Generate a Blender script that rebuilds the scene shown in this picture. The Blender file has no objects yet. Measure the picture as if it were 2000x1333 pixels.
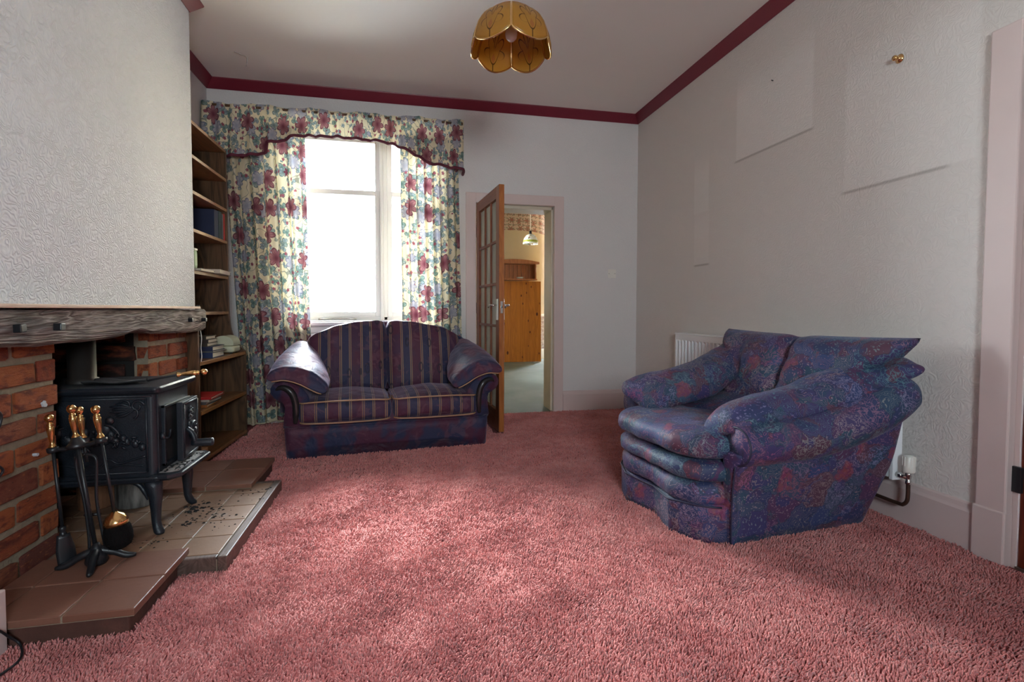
import bpy, bmesh, math, random
import numpy as np
from mathutils import Vector, Matrix, noise as mnoise

random.seed(7)
RNG = np.random.default_rng(11)
S = bpy.context.scene
COL = S.collection
PI = math.pi

# ------------------------------------------------------------------ camera, light, exposure
L_BACK, X_RIGHT, X_LEFT, Z_CEIL = 4.763, 2.30, -1.61, 2.93
_f, _cy, _yaw, _pit, _rol = 990.36, 642.25, .2097, .0369, .0018
_c, _s = math.cos(_yaw), math.sin(_yaw)
_fwd = Vector((_s * math.cos(_pit), _c * math.cos(_pit), -math.sin(_pit)))
_rt = Vector((_c, -_s, 0)); _up = _rt.cross(_fwd)
_r2 = math.cos(_rol) * _rt + math.sin(_rol) * _up
_u2 = -math.sin(_rol) * _rt + math.cos(_rol) * _up
cd = bpy.data.cameras.new('camera'); cam = bpy.data.objects.new('camera', cd); COL.objects.link(cam)
cd.sensor_fit = 'HORIZONTAL'; cd.sensor_width = 36.0; cd.lens = _f / 2000 * 36
cd.shift_y = -(666.5 - _cy) / 2000
cd.clip_start = .02
mw = Matrix(((_r2.x, _u2.x, -_fwd.x, 0), (_r2.y, _u2.y, -_fwd.y, 0), (_r2.z, _u2.z, -_fwd.z, 1.0), (0, 0, 0, 1)))
cam.matrix_world = mw
S.camera = cam

SKY_STRENGTH = 13.0
wd = bpy.data.worlds.new('sky'); S.world = wd; wd.use_nodes = True
nt = wd.node_tree; nt.nodes.clear()
wo = nt.nodes.new('ShaderNodeOutputWorld'); bg = nt.nodes.new('ShaderNodeBackground')
tc = nt.nodes.new('ShaderNodeTexCoord'); sp = nt.nodes.new('ShaderNodeSeparateXYZ'); rp = nt.nodes.new('ShaderNodeValToRGB')
nt.links.new(tc.outputs['Generated'], sp.inputs[0]); nt.links.new(sp.outputs[2], rp.inputs[0])
rp.color_ramp.elements[0].position = 0.0; rp.color_ramp.elements[0].color = (.86, .94, 1.0, 1)
rp.color_ramp.elements[1].position = 0.9; rp.color_ramp.elements[1].color = (.70, .84, 1.0, 1)
nt.links.new(rp.outputs[0], bg.inputs[0]); bg.inputs[1].default_value = SKY_STRENGTH
nt.links.new(bg.outputs[0], wo.inputs[0])


def portal(name, loc, rot, sx, sy):
    l = bpy.data.lights.new(name, 'AREA'); l.shape = 'RECTANGLE'; l.size = sx; l.size_y = sy
    l.cycles.is_portal = True
    o = bpy.data.objects.new(name, l); o.location = loc; o.rotation_euler = rot; COL.objects.link(o)


portal('window_portal', (-.4, 5.0, 1.75), (-PI / 2, 0, 0), 1.5, 1.8)
portal('fill_window_portal', (.25, -1.42, 1.6), (PI / 2, 0, 0), .9, .9)
portal('kitchen_window_portal', (.28, 7.0, 1.525), (0, -PI / 2, 0), 1.15, 1.2)

# hazy sun: a wide soft disc high on the window side
sl = bpy.data.lights.new('hazy_sun', 'SUN'); sl.energy = 17.0; sl.angle = .60; sl.color = (.98, .98, 1.0)
so = bpy.data.objects.new('hazy_sun', sl); COL.objects.link(so)
so.rotation_euler = Vector((.34, -1.0, -.90)).to_track_quat('-Z', 'Y').to_euler()

vs = S.view_settings
vs.view_transform = 'Standard'; vs.look = 'None'; vs.gamma = 1.0; vs.use_curve_mapping = False
vs.exposure = 1.85
S.cycles.max_bounces = 10; S.cycles.diffuse_bounces = 6; S.cycles.transparent_max_bounces = 12
S.cycles.sample_clamp_indirect = 6.0
S.cycles.caustics_reflective = False; S.cycles.caustics_refractive = False
S.cycles.use_denoising = True


# ------------------------------------------------------------------ materials
class Mt:
    def __init__(s, name):
        s.m = bpy.data.materials.new(name); s.m.use_nodes = True
        s.t = s.m.node_tree; s.N = s.t.nodes; s.L = s.t.links
        s.b = s.N['Principled BSDF']; s.o = s.N['Material Output']
        s._c = {}

    def nd(s, t, **kw):
        n = s.N.new('ShaderNode' + t)
        for k, v in kw.items(): setattr(n, k, v)
        return n

    def put(s, sock, v):
        if hasattr(v, 'is_output') or isinstance(v, bpy.types.NodeSocket): s.L.new(v, sock)
        else:
            if isinstance(v, (tuple, list)) and len(v) == 3 and sock.type == 'RGBA': v = (*v, 1)
            sock.default_value = v

    def co(s, kind='Object'):
        if 'tc' not in s._c: s._c['tc'] = s.nd('TexCoord')
        return s._c['tc'].outputs[kind]

    def mapv(s, v, scale=(1, 1, 1), loc=(0, 0, 0), rot=(0, 0, 0)):
        n = s.nd('Mapping'); s.put(n.inputs[0], v); n.inputs[1].default_value = loc; n.inputs[2].default_value = rot; n.inputs[3].default_value = scale
        return n.outputs[0]

    def xyz(s, v):
        n = s.nd('SeparateXYZ'); s.put(n.inputs[0], v); return n.outputs

    def vec(s, x=0., y=0., z=0.):
        n = s.nd('CombineXYZ'); s.put(n.inputs[0], x); s.put(n.inputs[1], y); s.put(n.inputs[2], z); return n.outputs[0]

    def ma(s, op, a, b=0., c=0., clamp=False):
        n = s.nd('Math', operation=op, use_clamp=clamp); s.put(n.inputs[0], a); s.put(n.inputs[1], b); s.put(n.inputs[2], c); return n.outputs[0]

    def vm(s, op, a, b=(0, 0, 0)):
        n = s.nd('VectorMath', operation=op); s.put(n.inputs[0], a)
        if op == 'SCALE': s.put(n.inputs[3], b)
        else: s.put(n.inputs[1], b)
        return n.outputs[1] if op in ('LENGTH', 'DISTANCE', 'DOT_PRODUCT') else n.outputs[0]

    def mix(s, f, a, b, blend='MIX'):
        n = s.nd('Mix', data_type='RGBA', blend_type=blend); s.put(n.inputs[0], f); s.put(n.inputs[6], a); s.put(n.inputs[7], b); return n.outputs[2]

    def noise(s, v, scale, detail=2., rough=.5, dist=0.):
        n = s.nd('TexNoise'); s.put(n.inputs['Vector'], v); n.inputs['Scale'].default_value = scale
        n.inputs['Detail'].default_value = detail; n.inputs['Roughness'].default_value = rough; n.inputs['Distortion'].default_value = dist
        return n.outputs['Fac']

    def noisec(s, v, scale, detail=2.):
        n = s.nd('TexNoise'); s.put(n.inputs['Vector'], v); n.inputs['Scale'].default_value = scale; n.inputs['Detail'].default_value = detail
        return n.outputs['Color']

    def voro(s, v, scale, feature='F1', rand=1., dim='3D'):
        n = s.nd('TexVoronoi', feature=feature, voronoi_dimensions=dim); s.put(n.inputs['Vector'], v); n.inputs['Scale'].default_value = scale
        n.inputs['Randomness'].default_value = rand
        return n

    def ramp(s, f, stops, mode='LINEAR'):
        n = s.nd('ValToRGB'); n.color_ramp.interpolation = mode; e = n.color_ramp.elements
        while len(e) > 1: e.remove(e[-1])
        e[0].position = stops[0][0]; e[0].color = (*stops[0][1], 1)
        for p, c in stops[1:]:
            x = e.new(p); x.color = (*c, 1)
        s.put(n.inputs[0], f); return n.outputs[0]

    def sm(s, x, lo, hi):
        n = s.nd('MapRange', interpolation_type='SMOOTHSTEP'); s.put(n.inputs[0], x); n.inputs[1].default_value = lo; n.inputs[2].default_value = hi; return n.outputs[0]

    def bump(s, h, strength=.5, dist=.01, normal=None):
        n = s.nd('Bump'); n.inputs['Strength'].default_value = strength; n.inputs['Distance'].default_value = dist
        s.put(n.inputs['Height'], h)
        if normal is not None: s.put(n.inputs['Normal'], normal)
        return n.outputs[0]

    def fin(s, color=None, rough=.5, metal=0., normal=None, spec=None, **kw):
        b = s.b
        if color is not None: s.put(b.inputs['Base Color'], color)
        s.put(b.inputs['Roughness'], rough); s.put(b.inputs['Metallic'], metal)
        if normal is not None: s.put(b.inputs['Normal'], normal)
        if spec is not None: b.inputs['Specular IOR Level'].default_value = spec
        for k, v in kw.items(): s.put(b.inputs[k.replace('_', ' ')], v)
        return s.m


def simple(name, color, rough=.5, metal=0., spec=None, var=.0, scale=20, bump=0., bscale=60):
    m = Mt(name); c = color; nrm = None
    if var:
        f = m.noise(m.co(), scale, 4)
        c = m.mix(f, tuple(max(0, x * (1 - var)) for x in color), tuple(min(1, x * (1 + var)) for x in color))
    if bump: nrm = m.bump(m.noise(m.co(), bscale, 3), bump, .004)
    return m.fin(c, rough, metal, nrm, spec)


def wall_mat(name, color, dirt=True, marks=False, relief=1.0):
    m = Mt(name); o = m.co()
    big = m.noise(o, 1.3, 3)
    c = m.mix(big, tuple(x * .93 for x in color), color)
    # embossed swirling relief of the wallpaper: contour ridges of a slow noise
    n1 = m.noise(o, 17, 1.5, .5, .4)
    h = m.ma('SINE', m.ma('MULTIPLY', n1, 70))
    n2 = m.noise(o, 90, 2)
    hh = m.ma('ADD', m.ma('MULTIPLY', h, .5), n2)
    if marks:
        x, y, z = m.xyz(o)

        def box(y0, y1, z0, z1, e=.012):
            a = m.sm(y, y0 - e, y0 + e); b_ = m.ma('SUBTRACT', 1., m.sm(y, y1 - e, y1 + e))
            d = m.sm(z, z0 - .006, z0 + .006); f_ = m.ma('SUBTRACT', 1., m.sm(z, z1 - .12, z1 + .12))
            return m.ma('MULTIPLY', m.ma('MULTIPLY', a, b_), m.ma('MULTIPLY', d, f_))
        clean = m.ma('MAXIMUM', m.ma('MAXIMUM', box(2.53, 3.215, 2.05, 2.56), box(1.66, 2.305, 1.63, 2.30)), m.ma('MAXIMUM', box(3.53, 3.73, 1.36, 1.74), box(3.54, 3.74, 1.77, 2.15)))
        sooty = tuple(x * q for x, q in zip(color, (.86, .83, .81)))
        up_ = m.sm(z, 1.0, 2.5)
        c = m.mix(m.ma('MULTIPLY', up_, .75), c, sooty)
        c = m.mix(m.ma('MULTIPLY', clean, .8), c, tuple(min(1, x * 1.01) for x in color))

        def line(y0, y1, z0):
            a = m.ma('MULTIPLY', m.sm(y, y0, y0 + .05), m.ma('SUBTRACT', 1., m.sm(y, y1 - .05, y1)))
            d = m.ma('SUBTRACT', 1., m.sm(m.ma('ABSOLUTE', m.ma('SUBTRACT', z, z0)), .001, .013))
            return m.ma('MULTIPLY', a, d)
        ln = m.ma('MAXIMUM', m.ma('MAXIMUM', line(2.5, 3.25, 2.046), line(1.75, 2.34, 1.625)), line(3.5, 3.75, 1.357))
        c = m.mix(m.ma('MULTIPLY', ln, .45), c, (.18, .14, .12))
        # dust streaks beside and above the radiator end
        dd = m.vm('DISTANCE', m.vm('MULTIPLY', o, (1, 1, .55)), (2.3, 1.88, .24))
        st = m.ma('MULTIPLY', m.ma('SUBTRACT', 1., m.sm(dd, .03, .26)), m.sm(m.noise(m.mapv(o, (1, 10, 16)), 6, 4), .45, .75))
        c = m.mix(m.ma('MULTIPLY', st, .28), c, (.16, .12, .09))
    return m.fin(c, .75, 0, m.bump(hh, .24 * relief, .005), .25)


WALL = wall_mat('embossed_wallpaper', (.735, .715, .705), marks=False)
WALLR = wall_mat('embossed_wallpaper_marked', (.75, .71, .675), marks=True)
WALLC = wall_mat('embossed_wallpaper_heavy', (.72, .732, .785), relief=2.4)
CEIL = simple('ceiling_paint', (.80, .75, .71), .8, var=.03, scale=2)
MAROON = simple('maroon_gloss_paint', (.17, .012, .028), .42, var=.1, scale=5)
PINKW = simple('pale_pink_gloss_paint', (.67, .54, .515), .4, var=.05, scale=6)
WHITEG = simple('white_gloss_paint', (.82, .81, .80), .3, var=.03, scale=8)
CREAMJ = simple('cream_jamb_paint', (.66, .59, .47), .5, var=.08, scale=9)
CREAMW = simple('cream_kitchen_wall', (.66, .53, .34), .8, var=.08, scale=3)
RADW = simple('radiator_enamel', (.88, .90, .93), .28)
PLAST = simple('white_plastic', (.78, .76, .70), .35)
IRON = simple('cast_iron', (.012, .016, .023), .40, 0, .5, var=.3, scale=40, bump=.25, bscale=220)
BLACKM = simple('black_painted_steel', (.012, .013, .016), .38, 0, .5)
STEELB = simple('steel_edge', (.35, .35, .36), .3, 1.)
BRASS = simple('polished_brass', (.78, .48, .20), .2, 1., var=.15, scale=30)
CHROME = simple('worn_chrome', (.75, .74, .72), .22, 1.)
ALU = simple('satin_aluminium', (.80, .79, .74), .3, 1.)
MORTAR = simple('lime_mortar', (.26, .215, .15), .95, var=.35, scale=25, bump=.9, bscale=90)
SOOT = simple('soot', (.012, .011, .010), .95, var=.4, scale=12)
COAL = simple('charcoal_crumbs', (.012, .012, .012), .9)
BRISTLE = simple('black_bristles', (.007, .006, .006), .95, 0, .1)
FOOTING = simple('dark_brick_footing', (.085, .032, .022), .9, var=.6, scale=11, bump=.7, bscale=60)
MOUTHSHADE = simple('mouth_shade', (.006, .006, .007), .9)


def carpet_mat():
    m = Mt('rose_shag_pile'); o = m.co()
    n1 = m.noise(o, 3.0, 4); n2 = m.noise(o, 170, 2); n3 = m.noise(o, 16, 3)
    f = m.ma('ADD', m.ma('MULTIPLY', n1, .35), m.ma('ADD', m.ma('MULTIPLY', n2, .45), m.ma('MULTIPLY', n3, .3)))
    c = m.ramp(f, [(.33, (.31, .075, .074)), (.55, (.61, .205, .190)), (.75, (.80, .37, .335))])
    return m.fin(c, .9, 0, None, .15, Sheen_Weight=.25, Sheen_Roughness=.5)


CARPET = carpet_mat()
BACKING = simple('carpet_backing', (.26, .065, .065), .95, var=.3, scale=80)


def kcarpet_mat():
    m = Mt('grey_green_carpet'); o = m.co()
    c = m.mix(m.noise(o, 2.2, 5), (.13, .155, .13), (.27, .29, .245))
    return m.fin(c, .85, 0, m.bump(m.noise(o, 240, 2), .4, .004), .2)


KCARPET = kcarpet_mat()


def brick_mat(name, soot=0.):
    m = Mt(name); o = m.co(); oi = m.nd('ObjectInfo')
    w = m.vm('ADD', o, m.vm('SCALE', m.vec(oi.outputs['Random'], oi.outputs['Random'], 0.), 37.))
    base = m.ramp(oi.outputs['Random'], [(0, (.30, .075, .030)), (.3, (.36, .105, .038)), (.55, (.25, .055, .030)), (.78, (.40, .125, .045)), (.92, (.13, .045, .040)), (1, (.30, .08, .035))])
    c = m.mix(m.sm(m.noise(w, 3.2, 4), .42, .68), base, (.14, .034, .024))
    c = m.mix(m.sm(m.noise(w, 7, 5, .7), .55, .75), c, (.44, .16, .06))
    c = m.mix(m.sm(m.noise(w, 16, 3), .66, .74), c, (.05, .03, .025))
    if soot:
        c = m.mix(m.ma('MULTIPLY', m.sm(m.noise(w, 2, 3), .25, .62), soot), c, (.014, .012, .011))
    h = m.ma('ADD', m.noise(w, 9, 5, .65), m.ma('MULTIPLY', m.noise(w, 60, 3), .35))
    return m.fin(c, .85, 0, m.bump(h, .7, .012), .25)


BRICK = brick_mat('red_brick'); BRICKS = brick_mat('sooty_brick', .97)


def tile_mat(name, a, b, ash=0.):
    m = Mt(name); o = m.co(); oi = m.nd('ObjectInfo')
    w = m.vm('ADD', o, m.vm('SCALE', m.vec(oi.outputs['Random'], oi.outputs['Random'], 0.), 19.))
    c = m.mix(oi.outputs['Random'], a, b)
    c = m.mix(m.ma('MULTIPLY', m.noise(w, 14, 5), .5), c, tuple(x * .6 for x in a))
    if ash:
        g = m.co('Generated')
        c = m.mix(m.ma('MULTIPLY', m.sm(m.noise(w, 5, 6, .7), .52, .78), ash), c, (.46, .42, .39))
    return m.fin(c, .45, 0, m.bump(m.noise(w, 55, 3), .15, .004), .4)


QTILE = tile_mat('quarry_tile', (.20, .085, .055), (.27, .125, .085))
HTILE = tile_mat('ashy_hearth_tile', (.24, .13, .075), (.32, .185, .12), .55)


def wood_mat(name, a, b, axis='z', scale=1., rough=.4, ring=14., knots=False, dark=None):
    m = Mt(name); o = m.co(); oi = m.nd('ObjectInfo')
    sc = {'x': (.12, 1, 1), 'y': (1, .12, 1), 'z': (1, 1, .12)}[axis]
    w = m.mapv(o, tuple(q * scale for q in sc))
    w = m.vm('ADD', w, m.vm('SCALE', m.vec(oi.outputs['Random'], oi.outputs['Random'], oi.outputs['Random']), 5.))
    n = m.noise(w, 4.5, 3, .5, .8)
    g = m.ma('FRACT', m.ma('MULTIPLY', n, ring))
    g = m.ma('ABSOLUTE', m.ma('SUBTRACT', g, .5))
    fine = m.noise(m.mapv(o, tuple(q * scale for q in {'x': (2, 60, 60), 'y': (60, 2, 60), 'z': (60, 60, 2)}[axis])), 3, 3)
    f = m.ma('ADD', m.ma('MULTIPLY', g, 1.3), m.ma('MULTIPLY', fine, .45))
    c = m.mix(m.ma('SUBTRACT', f, .1, clamp=True), a, b)
    if knots:
        v = m.voro(m.mapv(o, (1, 1, .55)), 9., rand=1.)
        d = v.outputs['Distance']
        r = m.ma('MULTIPLY', m.noise(o, 6, 1), .27)
        c = m.mix(m.ma('SUBTRACT', 1., m.sm(m.ma('SUBTRACT', d, r), -.03, .06)), c, (.10, .018, .004))
    h = m.ma('ADD', fine, m.ma('MULTIPLY', g, .4))
    return m.fin(c, rough, 0, m.bump(h, .15, .003), .4)


DOORW = wood_mat('varnished_hardwood', (.14, .036, .016), (.27, .085, .034), 'z', 1.2, .32)
DOORH = wood_mat('varnished_hardwood_rail', (.14, .036, .016), (.26, .082, .033), 'x', 1.2, .32)
DOORE = wood_mat('orange_door_edge', (.30, .09, .018), (.46, .16, .034), 'z', 1.5, .4)
DOOR2 = wood_mat('dark_red_varnish', (.10, .016, .008), (.18, .032, .012), 'z', 1., .3)
OAKD = wood_mat('dark_stained_oak', (.045, .022, .010), (.16, .080, .036), 'z', 1.6, .42, 10)
OAKL = wood_mat('oak_shelf', (.10, .042, .016), (.26, .115, .045), 'y', 1.6, .4, 9)
OAKE = wood_mat('oak_edge', (.18, .075, .022), (.36, .17, .06), 'y', 2., .38)
PINE = wood_mat('knotty_pine', (.42, .13, .010), (.60, .21, .018), 'z', 1., .55, 8, True)
PINER = wood_mat('red_pine', (.32, .10, .030), (.48, .18, .06), 'z', 1.2, .4, 8)
LEDGE = wood_mat('pale_wood_ledge', (.42, .27, .19), (.60, .42, .32), 'y', 2., .5)
HBLOCK = wood_mat('pale_offcut', (.45, .24, .12), (.66, .42, .25), 'y', 2., .6)
EDGING = wood_mat('grey_brown_edging', (.07, .042, .034), (.16, .10, .08), 'y', 2., .45)
SOFAW = simple('ebonised_wood', (.02, .018, .019), .28, 0, .6)


def beam_mat():
    m = Mt('weathered_oak_beam'); o = m.co()
    w = m.mapv(o, (1, .1, 1))
    n = m.noise(w, 6, 4, .55, 1.2)
    g = m.ma('ABSOLUTE', m.ma('SUBTRACT', m.ma('FRACT', m.ma('MULTIPLY', n, 16)), .5))
    fine = m.noise(m.mapv(o, (60, 3.5, 60)), 3, 4)
    f = m.ma('ADD', m.ma('MULTIPLY', g, 1.1), m.ma('MULTIPLY', fine, .7))
    c = m.ramp(f, [(.15, (.055, .042, .036)), (.55, (.17, .14, .125)), (1.0, (.33, .29, .27))])
    c = m.mix(m.ma('MULTIPLY', m.sm(m.noise(o, 5, 3), .5, .75), .6), c, (.05, .040, .036))
    return m.fin(c, .8, 0, m.bump(f, .9, .010), .25)


BEAM = beam_mat()


def log_mat():
    m = Mt('grey_bark'); o = m.co()
    n = m.noise(m.mapv(o, (1, 1, .2)), 40, 4)
    return m.fin(m.ramp(n, [(.3, (.05, .045, .04)), (.7, (.24, .22, .20))]), .9, 0, m.bump(n, .8, .01))


BARK = log_mat(); BARKR = simple('split_red_log', (.20, .085, .04), .85, var=.4, scale=18, bump=.6)
PIPEM = simple('rusty_flue_steel', (.026, .020, .017), .55, .3, var=.5, scale=9)


def floral_mat():
    m = Mt('floral_curtain_cotton'); uv = m.co('UV')
    warp = m.noisec(uv, 9, 2)
    p = m.vm('ADD', uv, m.vm('SCALE', m.vm('SUBTRACT', warp, (.5, .5, .5)), .035))
    base = (.72, .63, .42)
    col = m.mix(m.noise(uv, 6, 2), base, (.76, .69, .52))

    def blossoms(col, scale, off, petals, r0, amp, c_in, c_out, rim, keep=1.1, rnd=.75):
        q = m.vm('ADD', p, off)
        v = m.voro(q, scale, 'F1', rnd, '2D')
        pos = v.outputs['Position']
        loc = m.vm('SCALE', m.vm('SUBTRACT', q, pos), float(scale))
        x, y, z = m.xyz(loc)
        r = m.vm('LENGTH', loc)
        rnd_ = m.xyz(v.outputs['Color'])[0]
        th = m.ma('ADD', m.ma('ARCTAN2', y, x), m.ma('MULTIPLY', rnd_, 6.28))
        edge = m.ma('ADD', r0 - amp * .8, m.ma('MULTIPLY', m.ma('POWER', m.ma('ABSOLUTE', m.ma('COSINE', m.ma('MULTIPLY', th, petals / 2.))), .65), amp * 1.8))
        edge = m.ma('MULTIPLY', edge, m.sm(m.ma('SUBTRACT', keep, m.xyz(v.outputs['Color'])[1]), 0., .12))
        d = m.ma('SUBTRACT', edge, r)
        inside = m.sm(d, 0., .03)
        body = m.mix(m.sm(r, 0., r0), c_in, c_out)
        body = m.mix(m.ma('MULTIPLY', m.sm(m.ma('SINE', m.ma('MULTIPLY', th, petals * 3.)), .1, .9), .4), body, rim)
        body = m.mix(m.ma('SUBTRACT', 1., m.sm(d, .02, .09)), body, rim)
        return m.mix(inside, col, body)

    # stems
    st = m.ma('ABSOLUTE', m.ma('SUBTRACT', m.noise(p, 7, 1.5), .5))
    col = m.mix(m.ma('MULTIPLY', m.ma('SUBTRACT', 1., m.sm(st, .006, .014)), .7), col, (.10, .15, .14))
    # leaves and sprigs, berries, blue blooms, big lilies
    col = blossoms(col, 9.5, (.3, .7, 0), 3, .25, .17, (.12, .20, .18), (.25, .35, .31), (.05, .09, .09), .62)
    col = blossoms(col, 8.1, (3.3, 2.7, 0), 4, .24, .16, (.16, .22, .21), (.30, .37, .35), (.07, .10, .11), .55)
    col = blossoms(col, 14, (1.3, .1, 0), 2, .22, .18, (.18, .24, .26), (.32, .39, .40), (.06, .10, .14), .60)
    col = blossoms(col, 19, (2.1, .4, 0), 5, .25, .07, (.26, .05, .09), (.42, .16, .18), (.11, .02, .05), .40)
    col = blossoms(col, 4.6, (.9, 1.7, 0), 7, .24, .07, (.34, .35, .42), (.50, .47, .48), (.16, .17, .27), .66, .6)
    col = blossoms(col, 4.2, (.15, .33, 0), 6, .27, .10, (.15, .035, .055), (.35, .165, .175), (.13, .03, .05), .68, .5)
    b = m.b
    wv = m.noise(m.mapv(uv, (400, 400, 1)), 1, 2)
    m.fin(col, .8, 0, m.bump(wv, .1, .002), .2)
    tr = m.nd('BsdfTranslucent'); m.put(tr.inputs[0], col)
    ms = m.nd('MixShader'); ms.inputs[0].default_value = .17
    m.L.new(b.outputs[0], ms.inputs[1]); m.L.new(tr.outputs[0], ms.inputs[2]); m.L.new(ms.outputs[0], m.o.inputs[0])
    return m.m


FLORAL = floral_mat()
TRIM = simple('maroon_binding', (.12, .015, .035), .7)


def sofa_mat(name, stripes=True):
    m = Mt(name); o = m.co(); x, y, z = m.xyz(o)
    navy, plum, gold = (.028, .034, .078), (.078, .023, .048), (.34, .21, .105)
    dam = m.noise(o, 9, 3, .55, 1.5)
    blot = m.sm(m.noise(m.mapv(o, (1, .6, .8)), 7, 2), .44, .58)
    if stripes:
        ph = m.ma('FRACT', m.ma('MULTIPLY', m.ma('ADD', x, 2.03), 1 / .152))
        band = m.ma('MULTIPLY', m.sm(ph, .02, .05), m.ma('SUBTRACT', 1., m.sm(ph, .58, .61)))
        col = m.mix(m.ma('MAXIMUM', m.ma('MULTIPLY', band, .92), m.ma('MULTIPLY', blot, .35)), plum, navy)

        def ln(c0):
            d = m.ma('ABSOLUTE', m.ma('SUBTRACT', ph, c0))
            return m.ma('SUBTRACT', 1., m.sm(d, .012, .026))
        g = m.ma('MAXIMUM', m.ma('MAXIMUM', ln(.05), ln(.125)), m.ma('MAXIMUM', ln(.50), ln(.575)))
        col = m.mix(m.ma('MULTIPLY', g, .75), col, gold)
        # scroll motifs woven on the gold lines
        v = m.voro(m.mapv(o, (13.2, 6, 6)), 1., 'F1', .5)
        rr = m.ma('ABSOLUTE', m.ma('SUBTRACT', v.outputs['Distance'], .22))
        col = m.mix(m.ma('MULTIPLY', m.ma('SUBTRACT', 1., m.sm(rr, .02, .06)), .75), col, (.018, .018, .035))
    else:
        col = m.mix(blot, plum, navy)
    col = m.mix(m.ma('MULTIPLY', m.sm(dam, .55, .62), .35), col, (.16, .075, .10))
    w = m.noise(m.mapv(o, (500, 500, 500)), 1, 1)
    wr = m.noise(o, 11, 3, .5, .6)
    n = m.bump(wr, .4, .03); n = m.bump(w, .12, .002, n)
    return m.fin(col, m.ma('ADD', .52, m.ma('MULTIPLY', dam, .15)), 0, n, .25, Sheen_Weight=.28, Sheen_Roughness=.4, Sheen_Tint=(.75, .62, .8))


SOFA = sofa_mat('striped_damask'); SOFAP = sofa_mat('plain_damask', False)
PIPING = simple('gold_piping', (.36, .21, .12), .5)


def chair_mat(name='patchwork_print', tint=(1, 1, 1)):
    m = Mt(name); o = m.co()
    o2 = m.vm('ADD', o, m.vm('SCALE', m.vm('SUBTRACT', m.noisec(o, 9, 3), (.5, .5, .5)), .17))
    o2 = m.vm('ADD', o2, m.vm('SCALE', m.vm('SUBTRACT', m.noisec(o, 34, 3), (.5, .5, .5)), .03))
    big = m.voro(o2, 8.8); c1 = m.xyz(big.outputs['Color'])
    pal = m.ramp(c1[0], [(0, (.022, .035, .110)), (.16, (.055, .030, .115)), (.30, (.016, .060, .105)), (.44, (.100, .022, .070)), (.58, (.030, .055, .160)), (.72, (.120, .030, .036)), (.86, (.050, .075, .120)), (1, (.020, .075, .085))], 'CONSTANT')
    big2 = m.voro(m.vm('ADD', o2, (3.1, 1.7, 2.3)), 15); d1 = m.xyz(big2.outputs['Color'])
    pal2 = m.ramp(d1[1], [(0, (.020, .034, .10)), (.25, (.085, .020, .075)), (.45, (.016, .065, .095)), (.62, (.045, .035, .13)), (.8, (.12, .028, .040)), (1, (.03, .06, .14))], 'CONSTANT')
    pal = m.mix(m.sm(m.noise(o2, 9, 3), .46, .56), pal, pal2)
    pal = m.mix(.42, m.mix(1., pal, (1.15, 1.15, 1.15), 'MULTIPLY'), (.033, .044, .105))
    # fine prints inside the patches: rings, net, dots
    v2 = m.voro(o2, 74); ring = m.ma('SUBTRACT', 1., m.sm(m.ma('ABSOLUTE', m.ma('SUBTRACT', v2.outputs['Distance'], .42)), .03, .13))
    v3 = m.voro(o2, 50, 'DISTANCE_TO_EDGE'); net = m.ma('SUBTRACT', 1., m.sm(v3.outputs['Distance'], .02, .09))
    dots = m.ma('SUBTRACT', 1., m.sm(v2.outputs['Distance'], .22, .34))
    wav = m.ma('ABSOLUTE', m.ma('SINE', m.ma('MULTIPLY', m.noise(o2, 14, 1), 52)))
    wavl = m.ma('SUBTRACT', 1., m.sm(wav, .1, .35))
    k = c1[1]
    f = m.mix(m.sm(k, .22, .23), m.vec(ring, ring, ring), m.vec(net, net, net))
    f = m.mix(m.sm(k, .46, .47), f, m.vec(dots, dots, dots))
    f = m.mix(m.sm(k, .68, .69), f, m.vec(wavl, wavl, wavl))
    fc = m.ramp(c1[2], [(0, (.30, .10, .12)), (.25, (.18, .20, .36)), (.45, (.34, .22, .24)), (.62, (.10, .22, .26)), (.8, (.26, .24, .22)), (1, (.30, .07, .18))])
    col = m.mix(m.ma('MULTIPLY', m.xyz(f)[0], .8), pal, fc)
    # bright blossoms
    fl = m.voro(o2, 5.2); d = fl.outputs['Distance']; fk = m.xyz(fl.outputs['Color'])[0]
    fm = m.ma('MULTIPLY', m.ma('SUBTRACT', 1., m.sm(m.ma('ADD', d, m.ma('MULTIPLY', m.noise(o, 40, 1), .25)), .30, .40)), m.sm(fk, .45, .5))
    flc = m.mix(m.sm(m.noise(o, 60, 2), .4, .6), (.30, .06, .05), (.24, .03, .09))
    col = m.mix(m.ma('MULTIPLY', fm, .6), col, flc)
    e = m.sm(m.voro(o2, 8.8, 'DISTANCE_TO_EDGE').outputs['Distance'], .0, .03)
    col = m.mix(m.ma('MULTIPLY', m.ma('SUBTRACT', 1., e), .5), col, (.02, .02, .04))
    wr = m.noise(o, 8, 3, .5, .5)
    n = m.bump(wr, .35, .03)
    return m.fin(col, .62, 0, m.bump(m.noise(o, 420, 1), .15, .002, n), .4, Sheen_Weight=.12, Sheen_Roughness=.4, Sheen_Tint=(.6, .65, .85))


CHAIR = chair_mat()
CHAIRP = simple('navy_piping', (.02, .022, .055), .5)


def glass_mat(name, tint=(.97, .99, .98)):
    m = Mt(name)
    tr = m.nd('BsdfTransparent'); m.put(tr.inputs[0], tint)
    gl = m.nd('BsdfGlossy'); gl.inputs['Roughness'].default_value = .02
    fr = m.nd('Fresnel'); fr.inputs[0].default_value = 1.45
    ms = m.nd('MixShader'); m.L.new(fr.outputs[0], ms.inputs[0]); m.L.new(tr.outputs[0], ms.inputs[1]); m.L.new(gl.outputs[0], ms.inputs[2])
    m.L.new(ms.outputs[0], m.o.inputs[0]); return m.m


GLASS = glass_mat('clear_glass')


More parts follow.
